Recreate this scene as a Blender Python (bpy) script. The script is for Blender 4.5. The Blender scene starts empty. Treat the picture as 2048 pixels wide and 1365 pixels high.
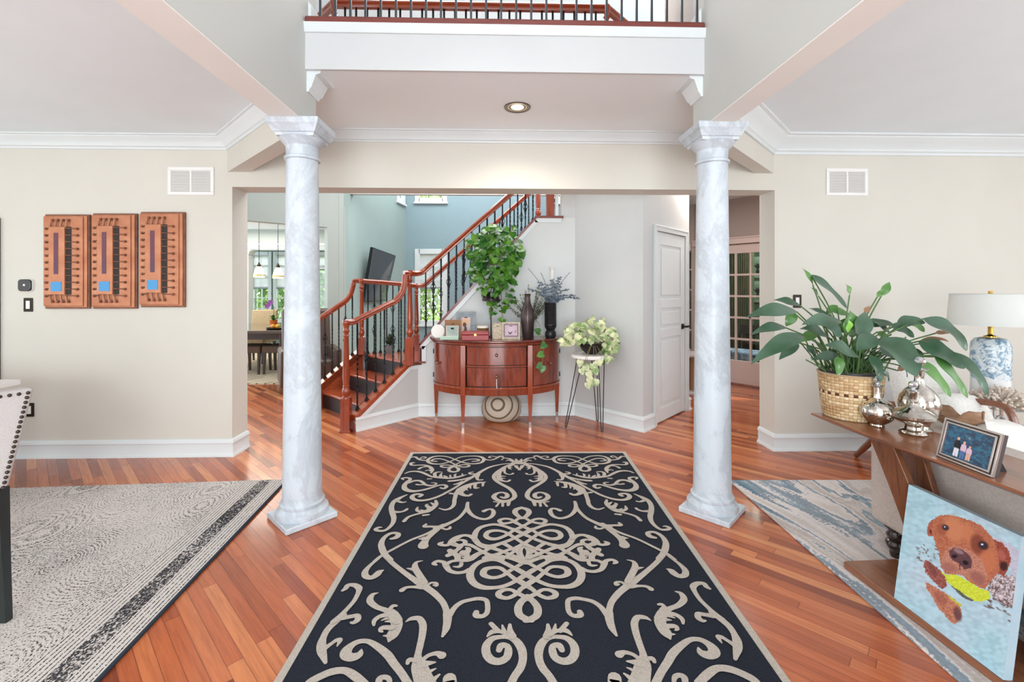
import bpy, bmesh, math, random
from mathutils import Vector, Matrix
random.seed(7)
S=bpy.context.scene
PI=math.pi
# ---------------------------------------------------------------- camera, world, light
CX,HY,FP,H=1024.0,578.0,910.0,1.43       # principal column, horizon row, focal length (px, 2048 wide), eye height
YAW=math.radians(1.57); CA,SA=math.cos(YAW),math.sin(YAW)
cd=bpy.data.cameras.new('camera'); cam=bpy.data.objects.new('camera',cd); S.collection.objects.link(cam)
cd.sensor_width=36; cd.lens=FP/2048*36; cd.shift_y=(HY-682.5)/2048; cd.clip_start=0.02; cd.clip_end=200
cam.location=(0,0,H); cam.rotation_euler=(PI/2,0,-YAW); S.camera=cam
S.view_settings.view_transform='Standard'; S.view_settings.look='None'; S.view_settings.gamma=1
S.view_settings.use_curve_mapping=False; S.view_settings.exposure=0.72
w=bpy.data.worlds.new('sky'); S.world=w; w.use_nodes=True
bg=w.node_tree.nodes['Background']; bg.inputs[0].default_value=(0.80,0.91,1,1); bg.inputs[1].default_value=2.2
def area(name,loc,rot,sx,sy,power,col=(1,1,1)):
    l=bpy.data.lights.new(name,'AREA'); l.shape='RECTANGLE'; l.size=sx; l.size_y=sy; l.energy=power; l.color=col
    o=bpy.data.objects.new(name,l); o.location=loc; o.rotation_euler=rot; S.collection.objects.link(o); return o
area('daylight_upper_foyer_window',(0,-2.05,3.7),(math.radians(84),0,0),2.3,2.2,14,(.93,.97,1))
area('daylight_front_door',(0,-2.05,1.1),(math.radians(94),0,0),2.2,2.0,62,(.89,.98,1))
area('daylight_dining_front_window',(-3.8,-2.05,1.5),(math.radians(94),0,0),2.4,1.7,8,(.93,.97,1))
area('daylight_living_front_window',(4.0,-2.05,1.5),(math.radians(94),0,0),2.4,1.7,8,(.90,.96,1))
area('dining_side_daylight_fill',(-5.6,1.2,1.5),(PI/2,0,-PI/2),3,1.8,18,(.93,.97,1))  # area light standing in for an unseen side window; the wall is solid
area('living_side_daylight_fill',(6.3,1.2,1.5),(PI/2,0,PI/2),3,1.8,22,(.92,.96,1))  # same on the living side: added area light before a windowless wall
area('great_room_ceiling_fill',(-.3,8,4.9),(0,0,0),3,2.5,120,(.95,.98,1))  # added area light below the ceiling, no fixture there
area('upper_hall_ceiling_fill',(0,5.2,5.2),(0,0,0),3,1.5,45,(1,.98,.96))  # fill light added under the upstairs ceiling
area('breakfast_ceiling_fill',(-5.0,9.0,2.7),(0,0,0),2,2,45,(1,.93,.82))  # added fill besides the pendants, no fixture of its own
area('breakfast_blinds_backlight',(-6.2,13.6,3.6),(math.radians(-50),0,0),5,.8,160,(1,1,1))  # added area light outside, backlighting the breakfast blinds from above
area('great_room_blind_backlight',(-1.3,11.3,4.7),(math.radians(-35),0,0),1.6,.6,60,(1,1,1))  # added area light outside, backlighting the great room blind
area('side_hall_ceiling_fill',(2.5,5.4,2.7),(0,0,0),.8,.8,16,(1,.9,.84))  # added fill under the side hall ceiling
area('study_ceiling_fill',(5.2,7.6,2.6),(0,0,0),1.5,1.5,45,(.95,1,.95))  # added fill for the study, no lamp there
area('great_room_fill',(0.2,5.9,3.9),(math.radians(25),0,0),3,1,25,(1,.98,.96))  # free-hanging added fill light, no window at this spot
def lamp(name,loc,power,col,r=.3):
    l=bpy.data.lights.new(name,'POINT'); l.energy=power; l.color=col; l.shadow_soft_size=r
    o=bpy.data.objects.new(name,l); o.location=loc; S.collection.objects.link(o)
lamp('dining_fill_light',(-3.8,.2,1.35),30,(.94,.98,1)); lamp('living_fill_light',(4.4,.2,1.35),38,(.91,.97,1))  # added out-of-view point lights to brighten the ceilings; no lamps modelled
sl=bpy.data.lights.new('sun','SUN'); sl.energy=4.5; sl.angle=math.radians(2); sl.color=(1,.95,.85)
so=bpy.data.objects.new('sun',sl); so.rotation_euler=(0,math.radians(50),math.radians(-25)); S.collection.objects.link(so)

# ---------------------------------------------------------------- measuring helpers
def _ray(px,py):
    u=(px-CX)/FP; v=(HY-py)/FP
    return (u*CA+SA, CA-u*SA, v)
def F(px,py,z=0.0):
    r=_ray(px,py); t=(z-H)/r[2]; return Vector((r[0]*t,r[1]*t,z))
def D(px,py,Y):                      # the point at depth Y in front of the eye
    r=_ray(px,py); t=Y/r[1]; return Vector((r[0]*t,Y,H+r[2]*t))
def V(px,py,a,b):                    # point on the upright plane through floor points a,b
    r=_ray(px,py); nx,ny=(b[1]-a[1]),-(b[0]-a[0]); t=(nx*a[0]+ny*a[1])/(nx*r[0]+ny*r[1])
    return Vector((r[0]*t,r[1]*t,H+r[2]*t))
# ---------------------------------------------------------------- materials
def C(r,g,b):
    f=lambda c:(c/255/12.92) if c/255<=0.04045 else ((c/255+0.055)/1.055)**2.4
    return (f(r),f(g),f(b),1)
class N:
    def __init__(s,m): s.t=m.node_tree; s.b=s.t.nodes['Principled BSDF']
    def n(s,k,**kw):
        x=s.t.nodes.new(k)
        for a,v in kw.items(): setattr(x,a,v)
        return x
    def l(s,a,b): s.t.links.new(a,b)
    def math(s,op,a,b=None,c=None):
        x=s.n('ShaderNodeMath',operation=op)
        for i,v in enumerate((a,b,c)):
            if v is None: continue
            if isinstance(v,(int,float)): x.inputs[i].default_value=v
            else: s.l(v,x.inputs[i])
        return x.outputs[0]
    def coord(s,scale=(1,1,1),rot=(0,0,0),loc=(0,0,0),kind='Object'):
        t=s.n('ShaderNodeTexCoord'); m=s.n('ShaderNodeMapping'); m.inputs['Scale'].default_value=scale
        m.inputs['Rotation'].default_value=rot; m.inputs['Location'].default_value=loc
        s.l(t.outputs[kind],m.inputs[0]); return m.outputs[0]
    def noise(s,co,scale=5,detail=3,rough=.5,dist=0):
        x=s.n('ShaderNodeTexNoise'); x.inputs['Scale'].default_value=scale; x.inputs['Detail'].default_value=detail
        x.inputs['Roughness'].default_value=rough; x.inputs['Distortion'].default_value=dist; s.l(co,x.inputs['Vector']); return x.outputs[0]
    def ramp(s,f,stops,interp='LINEAR'):
        x=s.n('ShaderNodeValToRGB'); r=x.color_ramp; r.interpolation=interp
        while len(r.elements)>1: r.elements.remove(r.elements[0])
        r.elements[0].position=stops[0][0]; r.elements[0].color=stops[0][1]
        for p,c in stops[1:]:
            e=r.elements.new(p); e.color=c
        s.l(f,x.inputs[0]); return x.outputs[0]
    def mix(s,f,a,b,mode='MIX'):
        x=s.n('ShaderNodeMix',data_type='RGBA',blend_type=mode)
        for i,v in ((0,f),(6,a),(7,b)):
            if isinstance(v,(int,float,tuple)): x.inputs[i].default_value=v
            else: s.l(v,x.inputs[i])
        return x.outputs[2]
    def bump(s,h,strength=.2,dist=.01):
        x=s.n('ShaderNodeBump'); x.inputs['Strength'].default_value=strength; x.inputs['Distance'].default_value=dist
        s.l(h,x.inputs['Height']); s.l(x.outputs[0],s.b.inputs['Normal'])
def mat(name,col,rough=.5,metal=0,spec=.5,coat=0,**k):
    m=bpy.data.materials.new(name); m.use_nodes=True; b=m.node_tree.nodes['Principled BSDF']
    b.inputs['Base Color'].default_value=col; b.inputs['Roughness'].default_value=rough; b.inputs['Metallic'].default_value=metal
    b.inputs['Specular IOR Level'].default_value=spec; b.inputs['Coat Weight'].default_value=coat; b.inputs['Coat Roughness'].default_value=.08
    for a,v in k.items(): b.inputs[a.replace('_',' ')].default_value=v
    return m
def noisy(name,c1,c2,scale=8,rough=.6,stretch=(1,1,1),bump=0,detail=4,lo=.3,hi=.7,**k):
    m=mat(name,c1,rough,**k); n=N(m); co=n.coord(stretch); f=n.noise(co,scale,detail)
    n.l(n.ramp(f,[(lo,c1),(hi,c2)]),n.b.inputs['Base Color'])
    if bump: n.bump(n.noise(co,scale*3,4),bump,.004)
    return m
def paint(name,c,rough=.55):
    d=tuple(x*.97 for x in c[:3])+(1,)
    return noisy(name,c,d,2.5,rough,spec=.3)
def wood(name,c1,c2,axis=0,scale=3,rough=.25,coat=.4,st=14):
    sv=[st,st,st]; sv[axis]=1.0
    m=mat(name,c1,rough,coat=coat); n=N(m); co=n.coord(tuple(sv)); f=n.noise(co,scale,6,.6,.6)
    f2=n.noise(n.coord((1.5,1.5,1.5)),2,2)
    c=n.ramp(f,[(.3,c2),(.52,c1),(.75,c2)])
    n.l(n.mix(n.math('MULTIPLY',f2,.35),c,c2),n.b.inputs['Base Color']); return m
M={}
M['fascia']=paint('fascia_paint',C(212,213,214),.4); M['wall']=paint('wall_cream',C(219,215,205)); M['wallgrey']=paint('wall_greige',C(205,206,205))
M['wallpale']=paint('wall_pale',C(216,218,217)); M['foyer']=paint('wall_foyer',C(208,209,205))
M['teal']=paint('wall_teal',C(146,168,176)); M['green']=paint('wall_sage',C(156,174,170)); M['sage2']=paint('wall_sage_grey',C(176,184,178))
M['ceil']=paint('ceiling_paint',C(238,246,250),.7); M['trim']=paint('trim_white',C(226,231,232),.35); M['taupe']=paint('wall_taupe',C(178,165,158))
M['darkgreen']=noisy('study_green',C(62,92,72),C(48,76,60),3,.6)
M['rail']=wood('cherry_rail',C(168,72,38),C(118,42,22),2,3,.18,.7)
M['railx']=wood('cherry_rail_long',C(172,76,42),C(122,44,24),0,3,.18,.7)
M['tread']=wood('cherry_tread',C(176,84,48),C(130,54,30),0,3,.2,.5)
M['red']=wood('red_oak_cap',C(134,66,58),C(112,50,44),0,3,.3,.3)
M['black']=mat('black_paint',C(18,18,20),.4); M['iron']=mat('wrought_iron',C(40,42,44),.42,.75)
M['irongrey']=mat('iron_grey',C(84,86,90),.35,.7)
M['walnut']=wood('walnut',C(156,98,66),C(106,62,40),1,3,.28,.35,12); M['walnutd']=wood('walnut_legs',C(136,82,50),C(80,46,28),2,3,.3,.3,10)
M['espresso']=wood('espresso',C(58,44,38),C(38,28,24),0,3,.3,.3)
M['white']=mat('white_enamel',C(242,240,238),.4); M['chrome']=mat('chrome',C(225,225,228),.08,1); M['brass']=mat('brass',C(214,170,84),.2,1)
M['bronze']=mat('bronze_dark',C(52,44,38),.35,.8)
def marble():
    m=mat('white_marble',C(225,227,232),.38,coat=.05); n=N(m); co=n.coord((1,1,.7))
    v=n.noise(co,2.6,10,.68,.55); vein=n.ramp(v,[(.44,(0,0,0,1)),(.492,(1,1,1,1)),(.505,(1,1,1,1)),(.56,(0,0,0,1))])
    f=n.noise(n.coord((1,1,.7),loc=(3,1,2)),17,9,.75,.8); sp=n.ramp(f,[(.56,(0,0,0,1)),(.68,(1,1,1,1))])
    c=n.mix(n.math('MULTIPLY',vein,.62),C(204,212,220),C(176,182,190)); c=n.mix(n.math('MULTIPLY',sp,.5),c,C(160,166,178))
    n.l(c,n.b.inputs['Base Color']); return m
M['marble']=marble()
def floor_mat():
    m=mat('jatoba_planks',C(190,110,70),.22,coat=.22); n=N(m); co=n.coord((1,1,1),(0,0,math.radians(-45.3)))
    # u runs along the planks: direction (-1,1)
    s=n.n('ShaderNodeSeparateXYZ'); n.l(co,s.inputs[0]); v,u=s.outputs[0],s.outputs[1]
    W=.0575; row=n.math('FLOOR',n.math('DIVIDE',v,W)); fv=n.math('FRACT',n.math('DIVIDE',v,W))
    wn=n.n('ShaderNodeTexWhiteNoise',noise_dimensions='1D'); n.l(row,wn.inputs['W']); off=n.math('MULTIPLY',wn.outputs[0],7.3)
    uu=n.math('DIVIDE',n.math('ADD',u,off),.95); col=n.math('FLOOR',uu); fu=n.math('FRACT',uu)
    cv=n.n('ShaderNodeCombineXYZ'); n.l(row,cv.inputs[0]); n.l(col,cv.inputs[1])
    w2=n.n('ShaderNodeTexWhiteNoise',noise_dimensions='2D'); n.l(cv.outputs[0],w2.inputs['Vector'])
    base=n.ramp(w2.outputs[0],[(0,C(136,62,34)),(.15,C(162,80,45)),(.45,C(184,96,56)),(.8,C(198,112,68)),(.95,C(208,128,80)),(1,C(218,142,92))])
    cg=n.n('ShaderNodeCombineXYZ'); n.l(n.math('MULTIPLY',v,60),cg.inputs[0]); n.l(n.math('MULTIPLY',u,3),cg.inputs[1]); n.l(n.math('MULTIPLY',w2.outputs[0],40),cg.inputs[2])
    g=n.noise(cg.outputs[0],1,6,.65,.4); gr=n.ramp(g,[(.3,(.74,.70,.68,1)),(.6,(1.06,1.06,1.06,1))])
    c=n.mix(1.0,base,gr,'MULTIPLY')
    d1=n.math('MINIMUM',fv,n.math('SUBTRACT',1.0,fv)); d2=n.math('MULTIPLY',n.math('MINIMUM',fu,n.math('SUBTRACT',1.0,fu)),13.5)
    seam=n.math('LESS_THAN',n.math('MINIMUM',d1,d2),.020)
    c=n.mix(n.math('MULTIPLY',seam,.62),c,C(60,26,16)); n.l(c,n.b.inputs['Base Color'])
    n.bump(n.math('SUBTRACT',n.math('MULTIPLY',g,.15),seam),.25,.002); return m
M['floor']=floor_mat()
def glass_mat(name,tint=(1,1,1,1),amt=.08):
    m=bpy.data.materials.new(name); m.use_nodes=True; t=m.node_tree; t.nodes.clear()
    o=t.nodes.new('ShaderNodeOutputMaterial'); a=t.nodes.new('ShaderNodeBsdfTransparent'); g=t.nodes.new('ShaderNodeBsdfGlossy'); x=t.nodes.new('ShaderNodeMixShader')
    a.inputs[0].default_value=tint; g.inputs['Roughness'].default_value=.02; x.inputs[0].default_value=amt
    t.links.new(a.outputs[0],x.inputs[1]); t.links.new(g.outputs[0],x.inputs[2]); t.links.new(x.outputs[0],o.inputs[0]); return m
M['glass']=glass_mat('window_glass'); M['glassdoor']=glass_mat('door_glass',(.9,.97,.93,1),.07)
def fabric(name,c1,c2,scale=90,rough=.9,bump=.4):
    m=mat(name,c1,rough,spec=.2); n=N(m); f=n.noise(n.coord(),scale,3); n.l(n.ramp(f,[(.35,c2),(.65,c1)]),n.b.inputs['Base Color']); n.bump(f,bump,.003); return m
M['linen']=fabric('linen',C(206,199,197),C(192,185,184),320); M['soffit']=paint('soffit_bounce_paint',C(246,244,240)); M['ceilhall']=paint('hall_ceiling_bounce_paint',C(246,252,255),.7); M['sofa']=fabric('sofa_back_linen',C(205,194,186),C(192,182,175))  # soffit and hall ceiling colours lightened to stand in for bounce light
M['cushion']=fabric('cushion_white',C(236,233,228),C(222,218,212)); M['beige']=fabric('beige_chair',C(196,174,140),C(176,152,118))
M['brownfab']=fabric('brown_chair',C(120,100,86),C(98,80,70))
def trans(name,c,k=.5):
    m=mat(name,c,.8); t=m.node_tree; o=t.nodes['Material Output']; b=t.nodes['Principled BSDF']; a=t.nodes.new('ShaderNodeBsdfTranslucent'); a.inputs[0].default_value=c; x=t.nodes.new('ShaderNodeMixShader'); x.inputs[0].default_value=k
    t.links.new(b.outputs[0],x.inputs[1]); t.links.new(a.outputs[0],x.inputs[2]); t.links.new(x.outputs[0],o.inputs[0]); return m
M['shadew']=trans('lamp_shade_linen',C(232,234,232),.35); M['blind']=trans('cellular_blind',C(240,241,243),.6)
# ---------------------------------------------------------------- mesh builder
COL=S.collection
class MB:
    def __init__(s): s.v=[]; s.f=[]; s.m=[]; s.cm=0
    def mat(s,i): s.cm=i; return s
    def add(s,vs,fs):
        o=len(s.v); s.v+= [tuple(v) for v in vs]; s.f+=[tuple(i+o for i in f) for f in fs]; s.m+=[s.cm]*len(fs); return s
    def box(s,x0,y0,z0,x1,y1,z1):
        if x0>x1:x0,x1=x1,x0
        if y0>y1:y0,y1=y1,y0
        if z0>z1:z0,z1=z1,z0
        return s.add([(x0,y0,z0),(x1,y0,z0),(x1,y1,z0),(x0,y1,z0),(x0,y0,z1),(x1,y0,z1),(x1,y1,z1),(x0,y1,z1)],
            [(0,3,2,1),(4,5,6,7),(0,1,5,4),(1,2,6,5),(2,3,7,6),(3,0,4,7)])
    def prism(s,poly,z0,z1):          # polygon in xy, any winding
        a=sum(poly[i][0]*poly[(i+1)%len(poly)][1]-poly[(i+1)%len(poly)][0]*poly[i][1] for i in range(len(poly)))
        if a<0: poly=poly[::-1]
        n=len(poly); vs=[(p[0],p[1],z0) for p in poly]+[(p[0],p[1],z1) for p in poly]
        return s.add(vs,[tuple(range(n-1,-1,-1)),tuple(range(n,2*n))]+[(i,(i+1)%n,n+(i+1)%n,n+i) for i in range(n)])
    def frame(s,o,ux,uy,uz,poly,d0,d1):   # polygon in plane (ux,uy) from o, extruded along uz from d0 to d1
        o,ux,uy,uz=map(Vector,(o,ux,uy,uz)); n=len(poly)
        a=sum(poly[i][0]*poly[(i+1)%n][1]-poly[(i+1)%n][0]*poly[i][1] for i in range(n))
        if (a<0)!=(ux.cross(uy).dot(uz)<0): poly=poly[::-1]
        vs=[o+ux*p[0]+uy*p[1]+uz*d0 for p in poly]+[o+ux*p[0]+uy*p[1]+uz*d1 for p in poly]
        return s.add(vs,[tuple(range(n-1,-1,-1)),tuple(range(n,2*n))]+[(i,(i+1)%n,n+(i+1)%n,n+i) for i in range(n)])
    def slab(s,a,b,z0,z1,t0,t1):      # upright slab between floor points a,b; t = offset to the left normal
        a=Vector((a[0],a[1])); b=Vector((b[0],b[1])); d=(b-a).normalized(); n=Vector((-d.y,d.x))
        return s.prism([tuple(a+n*t0),tuple(b+n*t0),tuple(b+n*t1),tuple(a+n*t1)],z0,z1)
    def bar(s,a,b,w,h,up=(0,0,1)):    # rectangular bar a->b
        a,b=Vector(a),Vector(b); d=(b-a).normalized(); up=Vector(up)
        if abs(d.dot(up))>.98: up=Vector((0,1,0))
        x=d.cross(up).normalized()*w/2; y=x.cross(d).normalized()*h/2
        vs=[a-x-y,a+x-y,a+x+y,a-x+y,b-x-y,b+x-y,b+x+y,b-x+y]
        return s.add(vs,[(0,1,2,3),(7,6,5,4),(1,0,4,5),(2,1,5,6),(3,2,6,7),(0,3,7,4)])
    def tube(s,pts,r,n=8,caps=True):
        pts=[Vector(p) for p in pts]; rs=r if isinstance(r,(list,tuple)) else [r]*len(pts); vs=[]; u=None
        for i,p in enumerate(pts):
            d=(pts[min(i+1,len(pts)-1)]-pts[max(i-1,0)]); d=d.normalized() if d.length>1e-9 else Vector((0,0,1))
            if u is None: u=d.orthogonal().normalized()
            else:
                u=(u-d*u.dot(d)); u=u.normalized() if u.length>1e-6 else d.orthogonal().normalized()
            w_=d.cross(u)
            vs+=[p+(u*math.cos(2*PI*k/n)+w_*math.sin(2*PI*k/n))*rs[i] for k in range(n)]
        fs=[]
        for i in range(len(pts)-1):
            for k in range(n): fs.append((i*n+k,i*n+(k+1)%n,(i+1)*n+(k+1)%n,(i+1)*n+k))
        if caps: fs+= [tuple(range(n-1,-1,-1)),tuple(range((len(pts)-1)*n,len(pts)*n))]
        return s.add(vs,fs)
    def lathe(s,prof,c=(0,0,0),n=32,sx=1,sy=1):   # prof: (r,z) bottom to top
        vs=[]; fs=[]
        for r,z in prof:
            r=max(r,1e-4); vs+=[(c[0]+r*sx*math.cos(2*PI*k/n),c[1]+r*sy*math.sin(2*PI*k/n),c[2]+z) for k in range(n)]
        for i in range(len(prof)-1):
            for k in range(n): fs.append((i*n+k,i*n+(k+1)%n,(i+1)*n+(k+1)%n,(i+1)*n+k))
        fs+=[tuple(range(n-1,-1,-1)),tuple(range((len(prof)-1)*n,len(prof)*n))]
        return s.add(vs,fs)
    def sweep(s,prof,path,closed=False):  # prof (d,z): d to the left of the path direction (mitred)
        P=[Vector((p[0],p[1])) for p in path]; n=len(P); k=len(prof); vs=[]
        a=sum(prof[i][0]*prof[(i+1)%k][1]-prof[(i+1)%k][0]*prof[i][1] for i in range(k))
        if a>0: prof=prof[::-1]
        for i,p in enumerate(P):
            d0=(P[i]-P[i-1]).normalized() if (i>0 or closed) else (P[1]-P[0]).normalized()
            d1=(P[(i+1)%n]-P[i]).normalized() if (i<n-1 or closed) else d0
            n0=Vector((-d0.y,d0.x)); n1=Vector((-d1.y,d1.x)); m=(n0+n1).normalized(); m=m/max(.2,m.dot(n1))
            z=path[i][2] if len(path[i])>2 else 0
            vs+=[(p.x+m.x*q[0],p.y+m.y*q[0],z+q[1]) for q in prof]
        fs=[]
        for i in range(n if closed else n-1):
            j=(i+1)%n
            for q in range(k): fs.append((i*k+q,i*k+(q+1)%k,j*k+(q+1)%k,j*k+q))
        if not closed: fs+=[tuple(range(k-1,-1,-1)),tuple(range((n-1)*k,n*k))]
        return s.add(vs,fs)
    def sph(s,c,r,n=12,sx=1,sy=1,sz=1):
        prof=[(math.sin(PI*i/n)*r,-math.cos(PI*i/n)*r*sz) for i in range(n+1)]
        return s.lathe(prof,c,max(8,n),sx,sy)
    def cyl(s,c,r,h,n=24,r2=None): return s.lathe([(r,0),(r if r2 is None else r2,h)],c,n)
    def build(s,name,mats,parent=None,smooth=35,bevel=0,label=None,seg=2,xf=None):
        me=bpy.data.meshes.new(name)
        vs=s.v if xf is None else [tuple(xf@Vector(v)) for v in s.v]
        me.from_pydata(vs,[],s.f)
        if not isinstance(mats,(list,tuple)): mats=[mats]
        for m in mats: me.materials.append(M[m] if isinstance(m,str) else m)
        me.polygons.foreach_set('material_index',s.m)
        me.update()
        if smooth:
            me.shade_smooth(); me.set_sharp_from_angle(angle=math.radians(smooth))
        o=bpy.data.objects.new(name,me); COL.objects.link(o)
        if parent: o.parent=parent
        if bevel:
            b=o.modifiers.new('bevel','BEVEL'); b.width=bevel; b.segments=seg; b.limit_method='ANGLE'; b.angle_limit=math.radians(40)
        if label: o['label']=label
        return o
def tag(o,label,cat,group=None,kind=None):
    o['label']=label; o['category']=cat
    if group: o['group']=group
    if kind: o['kind']=kind
    return o
def thing(name,label,cat,loc=(0,0,0),rz=0,group=None):
    o=bpy.data.objects.new(name,None); COL.objects.link(o); o.empty_display_size=.05
    o.location=loc; o.rotation_euler=(0,0,rz); return tag(o,label,cat,group)
def struct(o): o['kind']='structure'; return o
def dup(root,loc,rz=None,label=None,group=None):
    r=root.copy(); COL.objects.link(r); r.location=loc
    if rz is not None: r.rotation_euler=(0,0,rz)
    if label: r['label']=label
    if group: r['group']=group
    for ch in list(root.children):
        c=ch.copy(); COL.objects.link(c); c.parent=r
        for g in list(ch.children):
            d=g.copy(); COL.objects.link(d); d.parent=c
    return r
def rel(o,p): return tuple(Vector(p)-Vector(o.location))
def cr(pts,k=6):                     # catmull-rom through points of any dimension
    out=[]; n=len(pts)
    if n<3: return [list(p) for p in pts]
    for i in range(n-1):
        p0=pts[max(i-1,0)]; p1=pts[i]; p2=pts[i+1]; p3=pts[min(i+2,n-1)]
        for j in range(k):
            t=j/k; out.append([.5*((2*b)+(-a+c)*t+(2*a-5*b+4*c-d)*t*t+(-a+3*b-3*c+d)*t**3) for a,b,c,d in zip(p0,p1,p2,p3)])
    out.append(list(pts[-1])); return out
# ================================================================ THE HOUSE
WY,WB=3.955,4.19                     # front and back face of the wall with the wide opening
struct(MB().box(-7.5,-2.2,-.06,7.5,6.9,0).box(-1.2,6.9,-.06,7.5,12.6,0).build('floor','floor',smooth=0))
M['cream_carpet']=fabric('cream_carpet',C(206,192,170),C(184,170,150),60)
struct(MB().box(-9,6.9,-.06,-1.2,12.6,0.0).build('floor',['cream_carpet'],smooth=0)).name='floor_breakfast'
# partition with the wide opening
struct(MB().box(-6.0,WY,0,-2.285,WB,3.2).build('wall_left','wall',smooth=0))
struct(MB().box(2.43,WY,0,7.2,WB,3.2).build('wall_right','wall',smooth=0))
struct(MB().box(-2.285,WY,2.302,2.43,WB,3.0).build('wall_header','wall',smooth=0))
struct(MB().box(-6.2,-2.2,0,-6.0,WB,3.2).build('wall_dining_side','wall',smooth=0))
struct(MB().box(7.2,-2.2,0,7.4,WB,3.2).build('wall_living_side','wall',smooth=0))
b=MB()
for x0,x1,zs in ((-6.2,-5.0,((0,3.2),)),(-5.0,-2.6,((0,.65),(2.35,3.2))),(-2.6,-1.1,((0,5.5),)),(-1.1,1.1,((2.1,2.6),(4.8,5.5))),(1.1,2.8,((0,5.5),)),(2.8,5.2,((0,.65),(2.35,3.2))),(5.2,7.4,((0,3.2),))):
    for z0,z1 in zs: b.box(x0,-2.4,z0,x1,-2.2,z1)
struct(b.build('wall_front','wall',smooth=0))
# ceilings
LB0,LB1=-1.36,-1.19; RB0,RB1=1.285,1.44; BZ=2.455
struct(MB().prism([(-6.2,-2.2),(LB0,-2.2),(LB0,2.98),(-2.32,WY),(-6.2,WY)],2.725,2.85).build('ceiling_dining','ceil',smooth=0))
struct(MB().prism([(7.4,-2.2),(RB1,-2.2),(RB1,2.98),(2.42,WY),(7.4,WY)],2.77,2.9).build('ceiling_living','ceil',smooth=0))
struct(MB().prism([(-1.3,2.841),(1.4,2.841),(2.3,WY),(-2.2,WY)],2.785,2.998).build('ceiling_hall','ceilhall',smooth=0))  # paler than the other ceilings, replacing missing bounce light
struct(MB().box(-6,-2.2,5.5,6,9,5.6).build('ceiling_foyer','ceil',smooth=0))
# upper foyer walls standing on the two beams, diagonal beams to the partition
struct(MB().box(LB0,-2.2,BZ,LB1,2.985,5.5).build('wall_foyer_left','foyer',smooth=0))
struct(MB().box(RB0,-2.2,BZ,RB1,2.985,5.5).build('wall_foyer_right','foyer',smooth=0))
struct(MB().prism([(LB0,2.98),(LB1,2.985),(-2.14,WY),(-2.325,WY)],BZ-.025,2.9).build('trim_1','wall',smooth=0))
struct(MB().prism([(RB1,2.98),(RB0,2.985),(2.255,WY),(2.42,WY)],BZ-.005,2.9).build('trim_2','wall',smooth=0))
struct(MB().box(LB0+.001,-2.2,BZ-.006,LB1-.001,2.975,BZ).build('trim_17','soffit',smooth=0)); struct(MB().box(RB0+.001,-2.2,BZ-.006,RB1-.001,2.975,BZ).build('trim_18','soffit',smooth=0))  # added strips under the wall-coloured beams, floor bounce put into their colour
# balcony edge
struct(MB().box(LB1,2.82,2.777,RB0,2.839,3.05).box(LB1,2.839,3.0,RB0,2.985,3.05).build('wall_balcony_fascia','fascia',smooth=0))
struct(MB().sweep([(0,0),(.012,0),(.018,.01),(.02,.04),(.026,.055),(0,.055)],[(RB0,2.82,3.0),(LB1,2.82,3.0)]).build('trim_3','trim'))
# crown mouldings: profile d (out from wall), z (below ceiling)
def crown(name,path,h,d,zc):
    pr=[(0,-h),(.012,-h),(.016,-h*.86),(.03,-h*.8),(.036,-h*.66),(d*.55,-h*.38),(d*.8,-h*.22),(d*.84,-h*.13),(d,-h*.1),(d,0),(0,0)]
    return struct(MB().sweep(pr,[(x,y,zc) for x,y in path]).build(name,'trim'))
crown('trim_4',[(2.255,WY),(-2.14,WY)],.09,.09,2.785)
crown('trim_5',[(LB0,2.99),(-2.325,WY),(-6.0,WY)],.11,.10,2.725)
crown('trim_6',[(7.2,WY),(2.42,WY),(RB1,2.97)],.155,.145,2.77)
# little crown returns at the beam ends
PR=[(0,-.135),(.012,-.135),(.02,-.115),(.03,-.105),(.034,-.09),(.055,-.03),(.085,-.02),(.085,0),(0,0)]
struct(MB().sweep(PR,[(x,y,2.784) for x,y in [(LB1,2.842),(LB1,2.986),(LB1-.1,2.986)][::-1]][::1]).build('trim_7','trim'))
struct(MB().sweep(PR,[(x,y,2.784) for x,y in [(RB0,2.842),(RB0,2.986),(RB0+.1,2.986)]]).build('trim_8','trim'))
# baseboards
BP=[(0,0),(.028,0),(.026,.012),(.017,.026),(.015,.03),(.015,.108),(.022,.114),(.02,.13),(.009,.146),(0,.148)]
def base(name,path,sc=1.0): return struct(MB().sweep([(a,b*sc) for a,b in BP],path).build(name,'trim'))
base('baseboard_left',[(-2.285,WB-.002),(-2.285,WY),(-6.0,WY)])
base('baseboard_right',[(7.2,WY),(2.43,WY),(2.43,WB-.002)])
# upper landing
struct(MB().box(-2.5,2.86,3.0,2.6,4.14,3.07).build('floor_landing','red',smooth=0))
struct(MB().box(LB1,2.805,3.052,RB0,2.9,3.1).build('trim_9','red',bevel=.012))
struct(MB().box(-3.6,7.6,3.0,3.6,7.7,5.5).build('wall_upper_back','wallpale',smooth=0))
struct(MB().slab((-1.62,3.0),(-2.9,5.4),3.0,5.5,0,.1).build('wall_upper_left','foyer',smooth=0))
struct(MB().slab((1.9,4.9),(1.42,3.0),3.0,5.5,-.1,0).build('wall_upper_right','taupe',smooth=0))
for k,(x,s) in enumerate(((LB1,1),(RB0,-1))):
    struct(MB().box(x,2.86,3.1,x+s*.018,2.985,3.2).box(x,2.86,3.2,x+s*.01,2.985,3.215).build('trim_%d'%(10+k),'trim',bevel=.002))

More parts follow.
